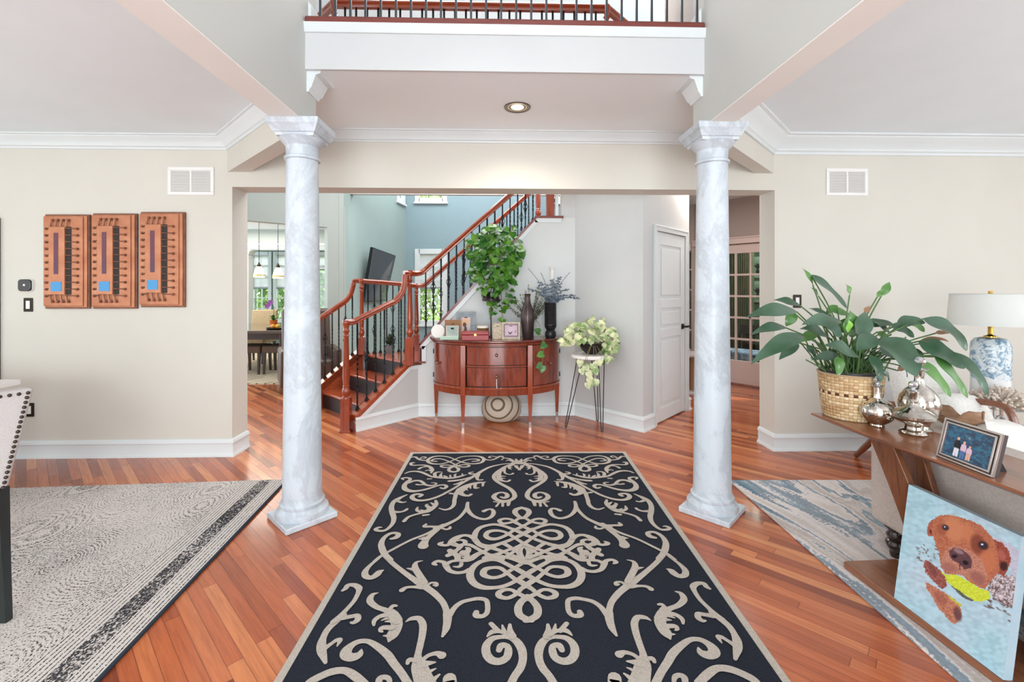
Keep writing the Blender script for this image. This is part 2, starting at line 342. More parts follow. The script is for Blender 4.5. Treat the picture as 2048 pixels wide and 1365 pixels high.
# columns -------------------------------------------------------
def column(x,y,label):
    t=thing('marble_column',label,'column',(x,y,0))
    s=.305/2*1.02
    MB().frame((0,0,0),(math.sqrt(.5),math.sqrt(.5),0),(-math.sqrt(.5),math.sqrt(.5),0),(0,0,1),[(-s,-s),(s,-s),(s,s),(-s,s)],0,.035).build('plinth','marble',t,bevel=.006)
    pr=[(s*.98,.035),(s*1.0,.05),(s*.97,.066),(s*.86,.078),(s*.80,.09),(s*.84,.10),(s*.84,.112),(s*.77,.122),(.1165,.14),(.1155,.15)]
    MB().lathe(pr,n=48).build('base','marble',t)
    sh=[]
    for i in range(17):
        f=i/16; sh.append((.1145-.0215*f,.15+f*(2.225-.15)))
    MB().lathe(sh,n=48).build('shaft','marble',t)
    MB().lathe([(.093,2.225),(.104,2.23),(.104,2.243),(.096,2.25),(.093,2.255),(.095,2.31),(.108,2.325),(.125,2.345),(.135,2.355)],n=48).build('collar','marble',t)
    b=MB(); h=.15
    def sq(r,z): return [(-r,-r,z),(r,-r,z),(r,r,z),(-r,r,z)]
    lv=[(.112,2.355),(.117,2.372),(.125,2.376),(.14,2.405),(.143,2.41),(.15,2.42),(.155,2.44),(.155,2.453)]
    vs=[];fs=[]
    for r,z in lv: vs+=sq(r,z)
    for i in range(len(lv)-1):
        for k in range(4): fs.append((i*4+k,i*4+(k+1)%4,(i+1)*4+(k+1)%4,(i+1)*4+k))
    fs+=[(3,2,1,0),tuple(range(len(vs)-4,len(vs)))]
    b.add(vs,fs).build('capital','marble',t,smooth=20)
column(-1.232,2.88,'round white marble column standing beside the black and white dining rug')
column(1.366,2.888,'round white marble column standing beside the blue abstract rug')

# downlight ------------------------------------------------------
M['glow']=mat('bulb_glow',C(255,240,210),.5,Emission_Color=(1,.86,.62,1),Emission_Strength=5.0)
M['ringb']=mat('downlight_ring',C(120,112,104),.3,.9); M['reflector']=mat('downlight_baffle',C(250,226,176),.3)
t=thing('downlight','round recessed ceiling light in the ceiling beneath the balcony','ceiling light',(.133,3.39,2.785))
MB().lathe([(.072,-.002),(.096,-.008),(.1,-.004),(.1,0),(.072,0)],n=40).build('trim_ring','ringb',t)
MB().lathe([(.05,.0),(.072,-.003),(.072,0),(.05,.004)],n=40).build('baffle','reflector',t)
MB().lathe([(.001,-.004),(.045,-.004),(.05,0),(.001,.0)],n=32).build('bulb','glow',t)
l=bpy.data.lights.new('downlight_beam','SPOT'); l.energy=22; l.color=(1,.88,.7); l.spot_size=math.radians(150); l.spot_blend=.8; l.shadow_soft_size=.06
o=bpy.data.objects.new('downlight_beam',l); o.location=(.133,3.39,2.76); COL.objects.link(o)

# air vents --------------------------------------------------------
M['ventdark']=mat('vent_shadow',C(186,180,172),.8)
def vent(x0,x1,z0,z1,label):
    t=thing('air_vent',label,'vent',((x0+x1)/2,WY-.001,(z0+z1)/2)); w=(x1-x0)/2; h=(z1-z0)/2
    b=MB(); m=.028
    b.box(-w,-.008,-h,w,-.0,-h+m).box(-w,-.008,h-m,w,0,h).box(-w,-.008,-h+m,-w+m,0,h-m).box(w-m,-.008,-h+m,w,0,h-m).box(-.008,-.009,-h+m,.008,0,h-m)
    b.build('grille_frame','white',t,bevel=.003)
    MB().box(-w+m,-.002,-h+m,w-m,0,h-m).build('backing','ventdark',t)
    b=MB(); n=17
    for i in range(n):
        z=-h+m+(i+.5)*(2*h-2*m)/n
        for s0,s1 in ((-w+m,-.008),(.008,w-m)): b.add([(s0,-.007,z-.003),(s1,-.007,z-.003),(s1,-.002,z+.005),(s0,-.002,z+.005)],[(0,1,2,3)])
    b.build('louvres','white',t,smooth=0)
vent(-2.822,-2.437,2.23,2.468,'white louvred air return grille high on the left wall')
vent(2.892,3.268,2.257,2.498,'white louvred air return grille high on the right wall')

# closet wall, stair wall --------------------------------------------
K1=(-1.445,4.591); K2=(-.914,5.136); K3=(.856,5.136); K4=(1.434,4.512); K5=(2.25,5.343)
struct(MB().slab(K3,K4,0,3.0,0,.1).build('wall_hall_right','wallgrey',smooth=0))
e=Vector((K5[0]-K4[0],K5[1]-K4[1])).normalized(); L=math.hypot(K5[0]-K4[0],K5[1]-K4[1])
def onw(s,off=0): return (K4[0]+e.x*s+e.y*off, K4[1]+e.y*s-e.x*off)   # off>0 : towards the viewer
d0,d1=.285,1.045                                                  # door leaf span along the closet wall
struct(MB().slab(K4,onw(d0),0,3.0,0,.1).slab(onw(d1),K5,0,3.0,0,.1).slab(onw(d0),onw(d1),2.04,3.0,0,.1).build('wall_closet','wallgrey',smooth=0))
struct(MB().slab(K5,(2.145,5.453),0,3.0,-.0,.06).build('wall_closet_end','wallgrey',smooth=0))
base('baseboard_hall',[onw(.22,.0),K4,K3])
base('baseboard_closet',[(2.20,5.395),K5,onw(d1+.07,0)])
def onw3(s,off,z): p=onw(s,off); return (p[0],p[1],z)
# door
dr=thing('door_1','white two panel closet door with black lever handle between marble column and hall wall','door',onw3((d0+d1)/2,0,0)); del dr['category']; del dr['label']; dr['kind']='structure'
def bx(b,s0,s1,z0,z1,o0,o1):
    P=[onw(s0,o0),onw(s1,o0),onw(s1,o1),onw(s0,o1)]; P=[(p[0]-dr.location.x,p[1]-dr.location.y) for p in P]; b.prism(P,z0,z1)
b=MB()
bx(b,d0+.004,d1-.004,.012,2.035,-.036,-.012)
W_=d1-d0
pan=[(.16,.90),(1.0,1.22),(1.32,1.90)]
zc=[.012]+[z for p in pan for z in p]+[2.035]
bx(b,d0+.004,d0+.11,.012,2.035,-.012,-.002); bx(b,d1-.11,d1-.004,.012,2.035,-.012,-.002)
for i in range(0,len(zc),2): bx(b,d0+.11,d1-.11,zc[i],zc[i+1],-.012,-.002)
for z0,z1 in pan: bx(b,d0+.15,d1-.15,z0+.04,z1-.04,-.012,-.003)
b.build('door_leaf','trim',dr,bevel=.004,smooth=30)
b=MB()
for s0,s1,z0,z1 in ((d0-.062,d0,0,2.10),(d1,d1+.062,0,2.10),(d0,d1,2.04,2.10)):
    bx(b,s0,s1,z0,z1,0,.018)
for s0,s1,z0,z1 in ((d0-.062,d0-.045,0,2.10),(d1+.045,d1+.062,0,2.10),(d0-.045,d1+.045,2.083,2.10)):
    bx(b,s0,s1,z0,z1,.018,.026)
b.build('door_casing','trim',dr,bevel=.003)
M['hinge']=mat('satin_nickel',C(170,165,158),.35,.9)
for z in (.28,1.06,1.78):
    b=MB(); bx(b,d0-.004,d0+.008,z-.045,z+.045,0,.006); b.build('hinge','hinge',dr)
b=MB(); bx(b,d1-.105,d1-.045,.965,1.025,-.002,.008)
p0=Vector(onw3(d1-.075,.008,.995))-dr.location; p1=Vector(onw3(d1-.075,.05,.995))-dr.location; p2=Vector(onw3(d1-.0,.05,.995))-dr.location
b.tube([p0,p1],.011,10).bar(p1-Vector((0,0,0)),p2,.014,.022).build('door_handle','bronze',dr)
# wall beneath the stairs ---------------------------------------------
K1n=Vector((K1[0],K1[1])); K2n=Vector((K2[0],K2[1]))
def pt(a,b,f): return (a[0]+(b[0]-a[0])*f,a[1]+(b[1]-a[1])*f)
# front triangle wall: from z .12 at K1 to .575 at K2
b=MB(); n=Vector((K2[1]-K1[1],-(K2[0]-K1[0]))).normalized()
def tri(b,A,B,za,zb,z0=0,t=.08):
    d=Vector((B[0]-A[0],B[1]-A[1])).normalized(); nn=Vector((-d.y,d.x))
    vs=[(A[0],A[1],z0),(B[0],B[1],z0),(B[0],B[1],zb),(A[0],A[1],za)]
    vs+=[(v[0]+nn.x*t,v[1]+nn.y*t,v[2]) for v in vs]
    b.add(vs,[(0,1,2,3),(7,6,5,4),(0,4,5,1),(1,5,6,2),(2,6,7,3),(3,7,4,0)])
tri(b,K1,pt(K1,K2,.86),.10,.575); tri(b,pt(K1,K2,.86),K2,.575,.575)
struct(b.build('wall_stair_lower','wallgrey',smooth=0))
XA=-.875; XB=.42; ZA=.80; ZB=2.215
b=MB(); SH=2.6
b.frame((0,5.136,0),(1,0,0),(0,0,1),(0,1,0),[(K2[0],0),(K3[0],0),(K3[0],2.235),(XB,2.235),(XB-.02,ZB),(XA,ZA),(XA,.575),(K2[0],.575)],0,.1)
struct(b.build('wall_stair','wallpale',smooth=0))
base('baseboard_stair',[K3,K2,K1])
struct(MB().slab((.70,5.136),(.856,5.136),2.235,3.0,0,.1).slab((.856,5.136),(1.0,5.3),2.235,3.0,0,.1).build('wall_stair_upper','wallgrey',smooth=0))
# white trim below the red caps
b=MB(); Y0=5.136
for (x0,z0),(x1,z1) in (((XA-.018,ZA-.02),(XB-.02,ZB)),((XB-.02,ZB+.012),(.70,ZB+.012)),((XA+.006,.60),(XA+.006,ZA-.012))):
    d=Vector((x1-x0,0,z1-z0)).normalized(); nrm=Vector((d.z,0,-d.x))
    b.bar(Vector((x0,Y0-.008,z0))+nrm*.022,Vector((x1,Y0-.008,z1))+nrm*.022,.02,.05,up=(-nrm.x,0,-nrm.z))
for A,B,za,zb in ((K1,pt(K1,K2,.86),.10,.575),(pt(K1,K2,.86),K2,.575,.575)):
    dd=Vector((B[0]-A[0],B[1]-A[1],zb-za)).normalized(); b.bar((A[0]+n.x*.006,A[1]+n.y*.006,za-.02),(B[0]+n.x*.006,B[1]+n.y*.006,zb-.02),.016,.04)
struct(b.build('trim_12','trim'))
struct(MB().box(.63,5.12,2.25,.665,5.17,3.0).build('trim_13','trim'))
# ================================================================ STAIRCASE
e45=Vector((K2[0]-K1[0],K2[1]-K1[1],0)).normalized()       # uphill direction of the lower flight
l45=Vector((-e45.y,e45.x,0))                               # across the flight, away from the viewer
B0=Vector((K1[0],K1[1],0)); CW=.115                        # outer curb width
FW=1.16                                                    # clear flight width
st=thing('staircase','cherry staircase with black risers turning up behind the half round cabinet','staircase',(K1[0],K1[1],0))
def so_(p): return Vector(p)-Vector((K1[0],K1[1],0))
TH=(.195,.39,.59); NS=(.285,.535,.80)                      # nosing distance along the flight
def quad3(b,s0,s1,t0,t1,z0,z1):
    P=[B0+e45*s0+l45*t0,B0+e45*s1+l45*t0,B0+e45*s1+l45*t1,B0+e45*s0+l45*t1]
    b.prism([tuple(so_(p))[:2] for p in P],z0,z1)
s_=[ (F(687,799,.195)-B0).dot(e45), (F(751,764,.39)-B0).dot(e45), (F(806,723,.59)-B0).dot(e45)]
s_[1]=(s_[0]+s_[2])/2
for i in range(3):
    b=MB(); quad3(b,s_[i]+.025,s_[i]+.045,CW-.02,FW,0 if i==0 else TH[i-1],TH[i]-.028); b.build('riser','black',st)
    if i<2: b=MB(); quad3(b,s_[i],s_[i+1]+.03,CW-.02,FW,TH[i]-.028,TH[i]); b.build('tread','tread',st,bevel=.009)
# landing
LA=B0+e45*s_[2]+l45*(CW-.03); LBk=B0+e45*s_[2]+l45*(FW+.12)
NW2=Vector((-.992,5.055,0)); NW3=F(723,709,.59); NW3.z=0; NW4=Vector((-1.13,6.22,0)); YB=6.18
poly=[LA,Vector((XA,5.17,0)),Vector((XA,YB,0)),Vector((NW4.x,YB+.06,0)),LBk]
poly=[tuple(so_(p))[:2] for p in poly]
MB().prism(poly,.56,.59).build('landing','tread',st,bevel=.008)
b=MB()
for i in range(len(poly)-1): b.slab(poly[i],poly[i+1],0,.56,.02,.04)
b.build('landing_skirt','trim',st)
# outer curb of lower flight: sloping board, flush with the wall beneath
def curb(b,t0,t1,sa,za,sb,zb,h):
    P=[]
    for s,z in ((sa,za),(sb,zb)):
        for t,dz in ((t0,-h),(t1,-h),(t1,0),(t0,0)): P.append(so_(B0+e45*s+l45*t)+Vector((0,0,z+dz)))
    b.add(P,[(0,1,2,3),(7,6,5,4),(1,0,4,5),(2,1,5,6),(3,2,6,7),(0,3,7,4)])
SL=math.hypot(K2[0]-K1[0],K2[1]-K1[1])*.86
b=MB(); curb(b,-.012,CW,-.0,.155,SL,.632,.09); b.build('stringer','tread',st,bevel=.004)
b=MB(); curb(b,-.014,.02,-.02,.11,0.0,.13,.13); b.build('stringer_end','red',st,bevel=.004)
b=MB(); curb(b,CW-.035,CW,.0,.155,SL,.632,.34); b.build('stringer_board','tread',st)
b=MB(); curb(b,FW,FW+.11,.06,.19,SL+.08,.66,.10); b.build('stringer','tread',st,bevel=.004)
b=MB(); curb(b,FW,FW+.02,.06,.19,SL+.08,.66,.30); curb(b,FW+.09,FW+.11,.06,.12,SL+.08,.6,.6); b.build('stringer_board','tread',st)
# landing ledge over the little wall
q=pt(K1,K2,.84); MB().prism([tuple(so_((q[0]-.03,q[1]-.03,0)))[:2],tuple(so_((q[0]+.025,q[1]-.035,0)))[:2],tuple(so_((K2[0]+.012,5.108,0)))[:2],tuple(so_((XA+.05,5.108,0)))[:2],tuple(so_((XA+.05,5.18,0)))[:2],tuple(so_((-1.05,5.18,0)))[:2]],.597,.618).build('ledge','red',st,bevel=.004)
# upper flight caps
def cap(b,x0,z0,x1,z1,y0,y1,t):
    d=Vector((x1-x0,0,z1-z0)).normalized(); nz=Vector((-d.z,0,d.x))
    P=[]
    for x,z in ((x0,z0),(x1,z1)):
        for y,k in ((y0,0),(y1,0),(y1,t),(y0,t)): P.append(so_((x,y,z))+nz*k)
    b.add(P,[(0,1,2,3),(7,6,5,4),(1,0,4,5),(2,1,5,6),(3,2,6,7),(0,3,7,4)])
b=MB(); cap(b,XA-.01,ZA-.005,XB,ZB+.01,5.112,5.24,.026); b.build('cap_rail','red',st)
b=MB(); cap(b,XB-.02,ZB+.012,.72,ZB+.012,5.105,5.25,.026); b.build('cap_rail','red',st)
b=MB(); cap(b,XA-.01,.61,XA-.01,ZA+.02,5.112,5.24,.02); b.build('cap_rail','red',st)
b=MB(); n2=8; 
for i in range(n2):
    x=XA+.02+i*(XB-XA)/n2; z=.59+(i+1)*(ZB-.12-.59)/n2
    b.mat(0).box(*so_((x,5.24,z-.2)),*so_((x+.02,YB,z-.03))); b.mat(1).box(*so_((x-.03,5.24,z-.03)),*so_((x+(XB-XA)/n2+.02,YB,z)))
b.build('upper_steps',['black','tread'],st)
b=MB(); cap(b,XA-.1,ZA-.10,XB+.1,ZB-.05,YB,YB+.1,.03); b.build('cap_rail','red',st)
b=MB(); b.frame(so_((0,YB+.02,0)),(1,0,0),(0,0,1),(0,1,0),[(XA-.1,.5),(XA-.1,ZA-.10),(XB+.1,ZB-.05),(XB+.1,1.9)],0,.05); b.build('back_stringer','trim',st)
MB().box(*so_((XB-.02,5.24,ZB-.12)),*so_((1.7,YB+.1,ZB-.06))).build('upper_landing','tread',st)

# turned newel post: lathe + square base
def newel(parent,p,z0,z1,zsq,s=.043,cap=True,name='newel_post'):
    x,y=p[0],p[1]; o=Vector(parent.location); x-=o.x; y-=o.y
    b=MB(); b.box(x-s,y-s,z0,x+s,y+s,zsq) if abs(s)<.05 else b.box(x-s,y-s,z0,x+s,y+s,zsq)
    Ht=z1-zsq
    pr=[(s*1.0,0),(s*.96,.012),(s*.62,.02),(s*.62,.03),(s*.86,.05),(s*.92,.075),(s*.74,.10),(s*.62,.112),(s*.78,.12),(s*.62,.13),(s*.7,.16),(s*.78,.22)]
    top=[(s*.52,Ht-.17),(s*.66,Ht-.155),(s*.5,Ht-.145),(s*.5,Ht-.13),(s*.76,Ht-.11),(s*.56,Ht-.095),(s*.56,Ht-.075),(s*.8,Ht-.035),(s*.86,Ht-.02),(s*.7,Ht)]
    b.lathe(pr+top,(x,y,zsq),24)
    return b.build(name,'rail',parent)
def hrail(parent,pts,name='handrail',m='railx',w=.032):
    # moulded rail swept along a 3-D path
    o=Vector(parent.location); P=[Vector(p)-o for p in pts]
    prof=[(-.55,-.9),(.55,-.9),(.7,-.5),(.62,-.25),(1.0,.15),(.98,.5),(.6,.85),(0,1.0),(-.6,.85),(-.98,.5),(-1.0,.15),(-.62,-.25),(-.7,-.5)]
    b=MB(); vs=[];k=len(prof); last=None
    for i,p in enumerate(P):
        d=(P[min(i+1,len(P)-1)]-P[max(i-1,0)]).normalized()
        hz=Vector((d.y,-d.x,0))
        if hz.length<.25 and last is not None: sd=last
        else: sd=hz.normalized(); last=sd
        if last is None: last=sd
        up=sd.cross(d).normalized(); up=up if up.dot(Vector((0,0,1)))>=-.01 else -up
        sd2=d.cross(up).normalized()
        if sd2.dot(sd)<0: sd2=-sd2
        vs+=[p+sd2*(a*w)+up*(c*w) for a,c in prof]
    fs=[(i*k+j,i*k+(j+1)%k,(i+1)*k+(j+1)%k,(i+1)*k+j) for i in range(len(P)-1) for j in range(k)]
    fs+=[tuple(range(k-1,-1,-1)),tuple(range((len(P)-1)*k,len(P)*k))]
    return b.add(vs,fs).build(name,m,parent,smooth=40)
# iron balusters: unit meshes per kind, length-dependent
def baluster(parent,p,z0,z1,kind=0,r=.0075,shoe=True,m='iron'):
    o=Vector(parent.location); x,y=p[0]-o.x,p[1]-o.y
    b=MB(); Lh=z1-z0; ns=30 if kind else 18
    t0,t1=(z0+Lh*.22,z0+Lh*.72)
    vs=[];fs=[]; rows=36
    for i in range(rows+1):
        z=z0+Lh*i/rows; a=0
        if t0<z<t1: a=(z-t0)*34
        elif z>=t1: a=(t1-t0)*34
        for k in range(4):
            an=a+PI/4+k*PI/2; vs.append((x+r*1.25*math.cos(an),y+r*1.25*math.sin(an),z))
    for i in range(rows):
        for k in range(4): fs.append((i*4+k,i*4+(k+1)%4,(i+1)*4+(k+1)%4,(i+1)*4+k))
    b.add(vs,fs)
    if shoe: b.box(x-.017,y-.017,z0-.005,x+.017,y+.017,z0+.02).box(x-.012,y-.012,z0+.02,x+.012,y+.012,z0+.034)
    ob=b.build('baluster',m,parent,smooth=30)
    cs=[] if kind==0 else ([.5] if kind==1 else [.34,.66])
    for c in cs:
        zc=z0+Lh*c; hb=.055; bb=MB()
        for k in range(4):
            pts=[]
            for i in range(9):
                f=i/8; an=k*PI/2+f*PI; rr=.004+.024*math.sin(PI*f); pts.append((x+rr*math.cos(an),y+rr*math.sin(an),zc-hb+2*hb*f))
            bb.tube(pts,.0034,5)
        bb.lathe([(.0,-.01),(.013,-.008),(.013,.008),(.0,.01)],(x,y,zc-hb),8).lathe([(.0,-.01),(.013,-.008),(.013,.008),(.0,.01)],(x,y,zc+hb),8)
        bb.build('basket',m,ob)
    return ob
# ---- outer railing
N1=Vector((-1.535,4.60,0))
orl=thing('stair_railing','cherry handrail with turned posts and iron balusters facing the entry hall','railing',(N1.x,N1.y,0))
newel(orl,N1,0,1.115,.335,.045); MB().box(-.055,-.055,0,.055,.055,.018).build('post_base','rail',orl,bevel=.004)
newel(orl,NW2,.59,1.635,.885,.045)
def zr(s): return .155+(.632-.155)*s/SL                     # curb height at s along lower flight
c1=B0+e45*0+l45*CW*.5
A=N1+Vector((0,0,1.095)); Bt=NW2+Vector((0,0,1.60))
dirp=(Vector((NW2.x,NW2.y,0))-Vector((N1.x,N1.y,0))); Ld=dirp.length; dp=dirp.normalized()
pth=[A+dp*.0,A+dp*.07+Vector((0,0,0)),A+dp*.14+Vector((0,0,.03))]
for f in (.35,.5,.65,.76): pth.append(N1+dp*Ld*f+Vector((0,0,1.095+.03+(f*Ld-.14)*.44)))
zt=pth[-1].z
pth+=[N1+dp*Ld*.86+Vector((0,0,zt+.08)),N1+dp*Ld*.905+Vector((0,0,zt+.17)),N1+dp*Ld*.915+Vector((0,0,zt+.25)),N1+dp*Ld*.92+Vector((0,0,1.585))]
hrail(orl,cr([list(p) for p in pth],5))
upx=[NW2+dp*(-.07)+Vector((0,0,1.60)),NW2+Vector((0,0,1.60)),Vector((-.93,5.13,1.60)),Vector((-.86,5.165,1.625)),Vector((-.78,5.17,1.70))]
for x in (-.6,-.3,0,.3,.6): upx.append(Vector((x,5.17,1.70+(x+.78)*.89)))
hrail(orl,cr([list(p) for p in upx],4))
for i in range(6):
    f=(i+.55)/6.3; p=B0+e45*(SL*f)+l45*(CW*.5)
    z1=1.08+.03+max(0,(p-N1).dot(dp)-.14)*.44
    if i==5: z1+=.08
    baluster(orl,p,zr(SL*f),z1-.01,(0,1,0,0,1,0)[i])
ks=[0,2,0,1,0,2,0,0,1,0,2,0,0,1,0]
for i in range(15):
    x=-.835+i*.0868
    zb=ZA+.03+(x-XA)*(ZB-ZA)/(XB-XA) if x<XB-.03 else ZB+.04
    zt=1.70+(x+.78)*.89-.03 if x>-.8 else 1.64
    baluster(orl,(x,5.17,0),zb,zt,ks[i])
newel(orl,(.575,5.18,0),ZB+.04,3.1,2.62,.045)
# ---- inner railing
irl=thing('stair_railing','cherry handrail behind the landing in front of the mounted television','railing',(NW3.x,NW3.y,0))
newel(irl,NW3,.59,1.56,.80,.042)
newel(irl,NW4,.59,1.50,.80,.04)
a0=B0+e45*(.1)+l45*(FW+.055); a1=B0+e45*(SL)+l45*(FW+.055)
p=[]; P0=F(642,640,1.05)
pr_=[(642,636),(670,617),(690,603),(700,590),(706,572),(709,563)]
ax,ay=(a0.x,a0.y),(a1.x,a1.y)
pp=[list(V(px,py,ax,ay)) for px,py in pr_]
d_=Vector(pp[0])-Vector(pp[1]); pp=[list(Vector(pp[0])+d_.normalized()*.22)]+pp
pp+=[[NW3.x,NW3.y,1.53]]
hrail(irl,cr(pp,5))
hrail(irl,[NW3+Vector((0,0,1.53)),(NW3+NW4)/2+Vector((0,0,1.505)),NW4+Vector((0,0,1.47))])
up2=[NW4+Vector((0,0,1.47)),Vector((NW4.x+.1,6.23,1.475)),Vector((-.93,6.23,1.56))]+[Vector((x,6.23,1.56+(x+.93)*.88)) for x in (-.7,-.4,-.1,.3,.75)]
hrail(irl,cr([list(q) for q in up2],4))
for i,px in enumerate((650,664.5,677.7,691,704.7)):
    q=V(px,700,ax,ay); s=(Vector((q.x,q.y,0))-B0).dot(e45); z0=.19+(.66-.19)*(s-.06)/(SL+.02)
    ytop={650:632,664.5:622,677.7:613,691:600,704.7:580}[px]; z1=V(px,ytop,ax,ay).z
    baluster(irl,(q.x,q.y,0),z0,z1-.02,(2,0,0,2,0)[i])
newel(irl,Vector(pp[0])*1.0,0,pp[0][2]+.02,.33,.042)
for i in range(8):
    f=(i+1)/9; q=NW3.lerp(NW4,f); baluster(irl,q,.59,1.49-.03*f,(0,2,0,0,2,0,0,0)[i])
for i in range(15):
    x=-1.0+i*.1; baluster(irl,(x,6.23,0),ZA-.06+(x-XA)*(ZB-ZA)/(XB-XA),1.53+(x+.93)*.88,ks[(i+3)%15])
newel(irl,(.53,6.23,0),ZB-.06,3.1,2.4,.045)
# ---- balcony railings
brl=thing('balcony_railing','grey iron baluster railing along the open balcony edge above the hall','railing',((LB1+RB0)/2,2.86,3.1))
for i,px in enumerate((641,671,701,731,761.5,792,822,852,882)+tuple(912+30.1*k for k in range(17))):
    if px>1395: break
    q=D(px,30,2.86); baluster(brl,(q.x,2.86,0),0.0,.9,1 if i%4==3 else 0,.0075,False,'irongrey') 
MB().box(LB1-brl.location.x+.02,-.03,.9,RB0-brl.location.x-.02,.03,.95).build('handrail','railx',brl,bevel=.01)
frl=thing('balcony_railing','far cherry railing around the upstairs stair opening','railing',(0,4.1,3.07))
fx0=D(668,20,4.1).x; fx1=D(1213,20,4.1).x
for x in (fx0,fx1): newel(frl,(x,4.1,0),-.0,.93,.3,.043)
zt=.90
hrail(frl,[(fx0,4.1,3.07+zt),(0,4.1,3.07+zt),(fx1,4.1,3.07+zt)],w=.036)
hrail(frl,[(fx0,4.1,3.07+zt),(fx0-.85,4.95,3.07+zt)],w=.036); hrail(frl,[(fx1,4.1,3.07+zt),(fx1+.85,4.95,3.07+zt)],w=.036)
for i in range(24):
    x=fx0+(i+1)*(fx1-fx0)/25; baluster(frl,(x,4.1,0),0,zt-.02,0,.0075,False)
# ================================================================ ROOMS BEYOND
def holed(name,a,b,z0,z1,holes,m,t=.12,side=1):
    # upright wall with rectangular holes (s0,s1,z0,z1); thickness away from the viewer
    a=Vector(a);b_=Vector(b); Ln=(b_-a).length; d=(b_-a).normalized()
    ss=sorted({0,Ln}|{h[0] for h in holes}|{h[1] for h in holes}); zs=sorted({z0,z1}|{h[2] for h in holes}|{h[3] for h in holes})
    mb=MB()
    for i in range(len(ss)-1):
        for j in range(len(zs)-1):
            cs=(ss[i]+ss[i+1])/2; cz=(zs[j]+zs[j+1])/2
            if any(h[0]<cs<h[1] and h[2]<cz<h[3] for h in holes): continue
            mb.slab(a+d*ss[i],a+d*ss[i+1],zs[j],zs[j+1],0,t*side)
    return struct(mb.build(name,m,smooth=0))
wcount=[0]
def window(a,b,s0,s1,z0,z1,nx,nz,blind=None,cas=.09,side=1,m='trim'):
    wcount[0]+=1; a=Vector(a); d=(Vector(b)-a).normalized()
    o=bpy.data.objects.new('window_%d'%wcount[0],None); COL.objects.link(o); p=a+d*s0; o.location=(p.x,p.y,z0); struct(o)
    P=lambda s:(d.x*(s-s0),d.y*(s-s0))
    def bx_(mb,sa,sb,za,zb,t0,t1): mb.slab(P(sa),P(sb),za-z0,zb-z0,t0*side,t1*side)
    mb=MB()
    bx_(mb,s0-cas,s0+.02,z0-cas,z1+cas,-.02,.04); bx_(mb,s1-.02,s1+cas,z0-cas,z1+cas,-.02,.04)
    bx_(mb,s0,s1,z1-.02,z1+cas,-.02,.04); bx_(mb,s0,s1,z0-cas,z0+.02,-.02,.04)
    bx_(mb,s0-cas-.02,s1+cas+.02,z0-cas-.02,z0-cas+.02,-.05,.0)
    mb.build('window_frame',m,o,bevel=.004)
    mb=MB()
    for i in range(1,nx): s=s0+(s1-s0)*i/nx; bx_(mb,s-.012,s+.012,z0,z1,.03,.055)
    for i in range(1,nz): z=z0+(z1-z0)*i/nz; bx_(mb,s0,s1,z-.012,z+.012,.031,.054)
    if nx>1 or nz>1: mb.build('muntins',m,o,smooth=0)
    mb=MB(); bx_(mb,s0,s1,z0,z1,.058,.062); mb.build('pane','glass',o,smooth=0)
    if blind:
        mb=MB(); n=max(4,int((z1-blind)/.03))
        for i in range(n):
            za=blind+(z1-blind)*i/n; zb=blind+(z1-blind)*(i+1)/n
            mb.slab(P(s0+.01),P(s1-.01),za-z0,zb-z0-.002,.005*side,.022*side)
        mb.build('blind','blind',o,smooth=0)
        mb=MB(); bx_(mb,s0+.01,s1-.01,blind-.03,blind,.0,.03); mb.build('blind_rail',mat_grey,o)
    return o
mat_grey=mat('blind_rail_grey',C(140,145,150),.5)
M['nookwall']=paint('wall_nook_green',C(112,138,126))
# great room back wall and television wall
GY=10.0; xl=-2.04
def gx(px): return D(px,578,GY).x-xl
zz=lambda py,Y=GY: D(1024,py,Y).z
h1=(gx(838),gx(886),zz(643),zz(507)); h2=(gx(838),gx(886),zz(399),4.7); h3=(gx(1108),gx(1125),zz(399),4.7)
ga=(xl,GY); gb=(2.6,GY)
holed('wall_great_back',ga,gb,0,5.2,[h1,h2,h3],'teal')
window(ga,gb,*h1,2,5,blind=zz(575)); window(ga,gb,*h2,3,4,m='trim'); window(ga,gb,*h3,2,3)
T0=(-2.51,7.4)
twl=(Vector(ga)-Vector(T0)).length
s0=(V(797,450,T0,ga)-Vector((*T0,0))); s0=math.hypot(s0.x,s0.y); s1=V(808,450,T0,ga)-Vector((*T0,0)); s1=math.hypot(s1.x,s1.y)
zt_=V(803,400,T0,ga).z
h4=(s0,s1-.05,zt_,4.6)
holed('wall_television',T0,ga,0,5.2,[h4],'green'); window(T0,ga,*h4,1,3)
struct(MB().box(-9,9.0,5.2,2.7,12,5.3).build('ceiling_great','ceil',smooth=0))
struct(MB().box(2.6,6.95,0,2.75,GY,5.2).build('wall_great_side','teal',smooth=0))
struct(MB().box(.98,5.3,2.3,2.6,7.2,2.4).build('ceiling_side_hall','ceil',smooth=0)) if False else None
# diagonal wall with the doorway to the breakfast room
J0=F(485,440,2.4); J1=V(655,455,(J0.x,J0.y),(T0[0]-.15,7.25))
ja=Vector((J0.x-1.2,J0.y-1.2*(7.25-J0.y)/(T0[0]-.15-J0.x))); jb=Vector(T0)
dj=(jb-ja).normalized(); Lj=(jb-ja).length
sj=(Vector((V(655,455,ja,jb).x,V(655,455,ja,jb).y))-ja).length
holed('wall_breakfast_opening',ja,jb,0,5.2,[(0.0,sj,-.01,2.40)],'sage2',t=.14)
struct(MB().slab(jb-dj*.08,jb,0,5.2,-.004,0).build('trim_14','sage2',smooth=0))
struct(MB().prism([(-9,5.2),(-2.6,7.5),(-2.2,12.6),(-9,12.6)],2.76,2.85).build('ceiling_breakfast','ceil',smooth=0))
struct(MB().box(-9,10.3,2.42,-2.2,10.5,2.76).build('wall_breakfast_bulkhead','sage2',smooth=0))
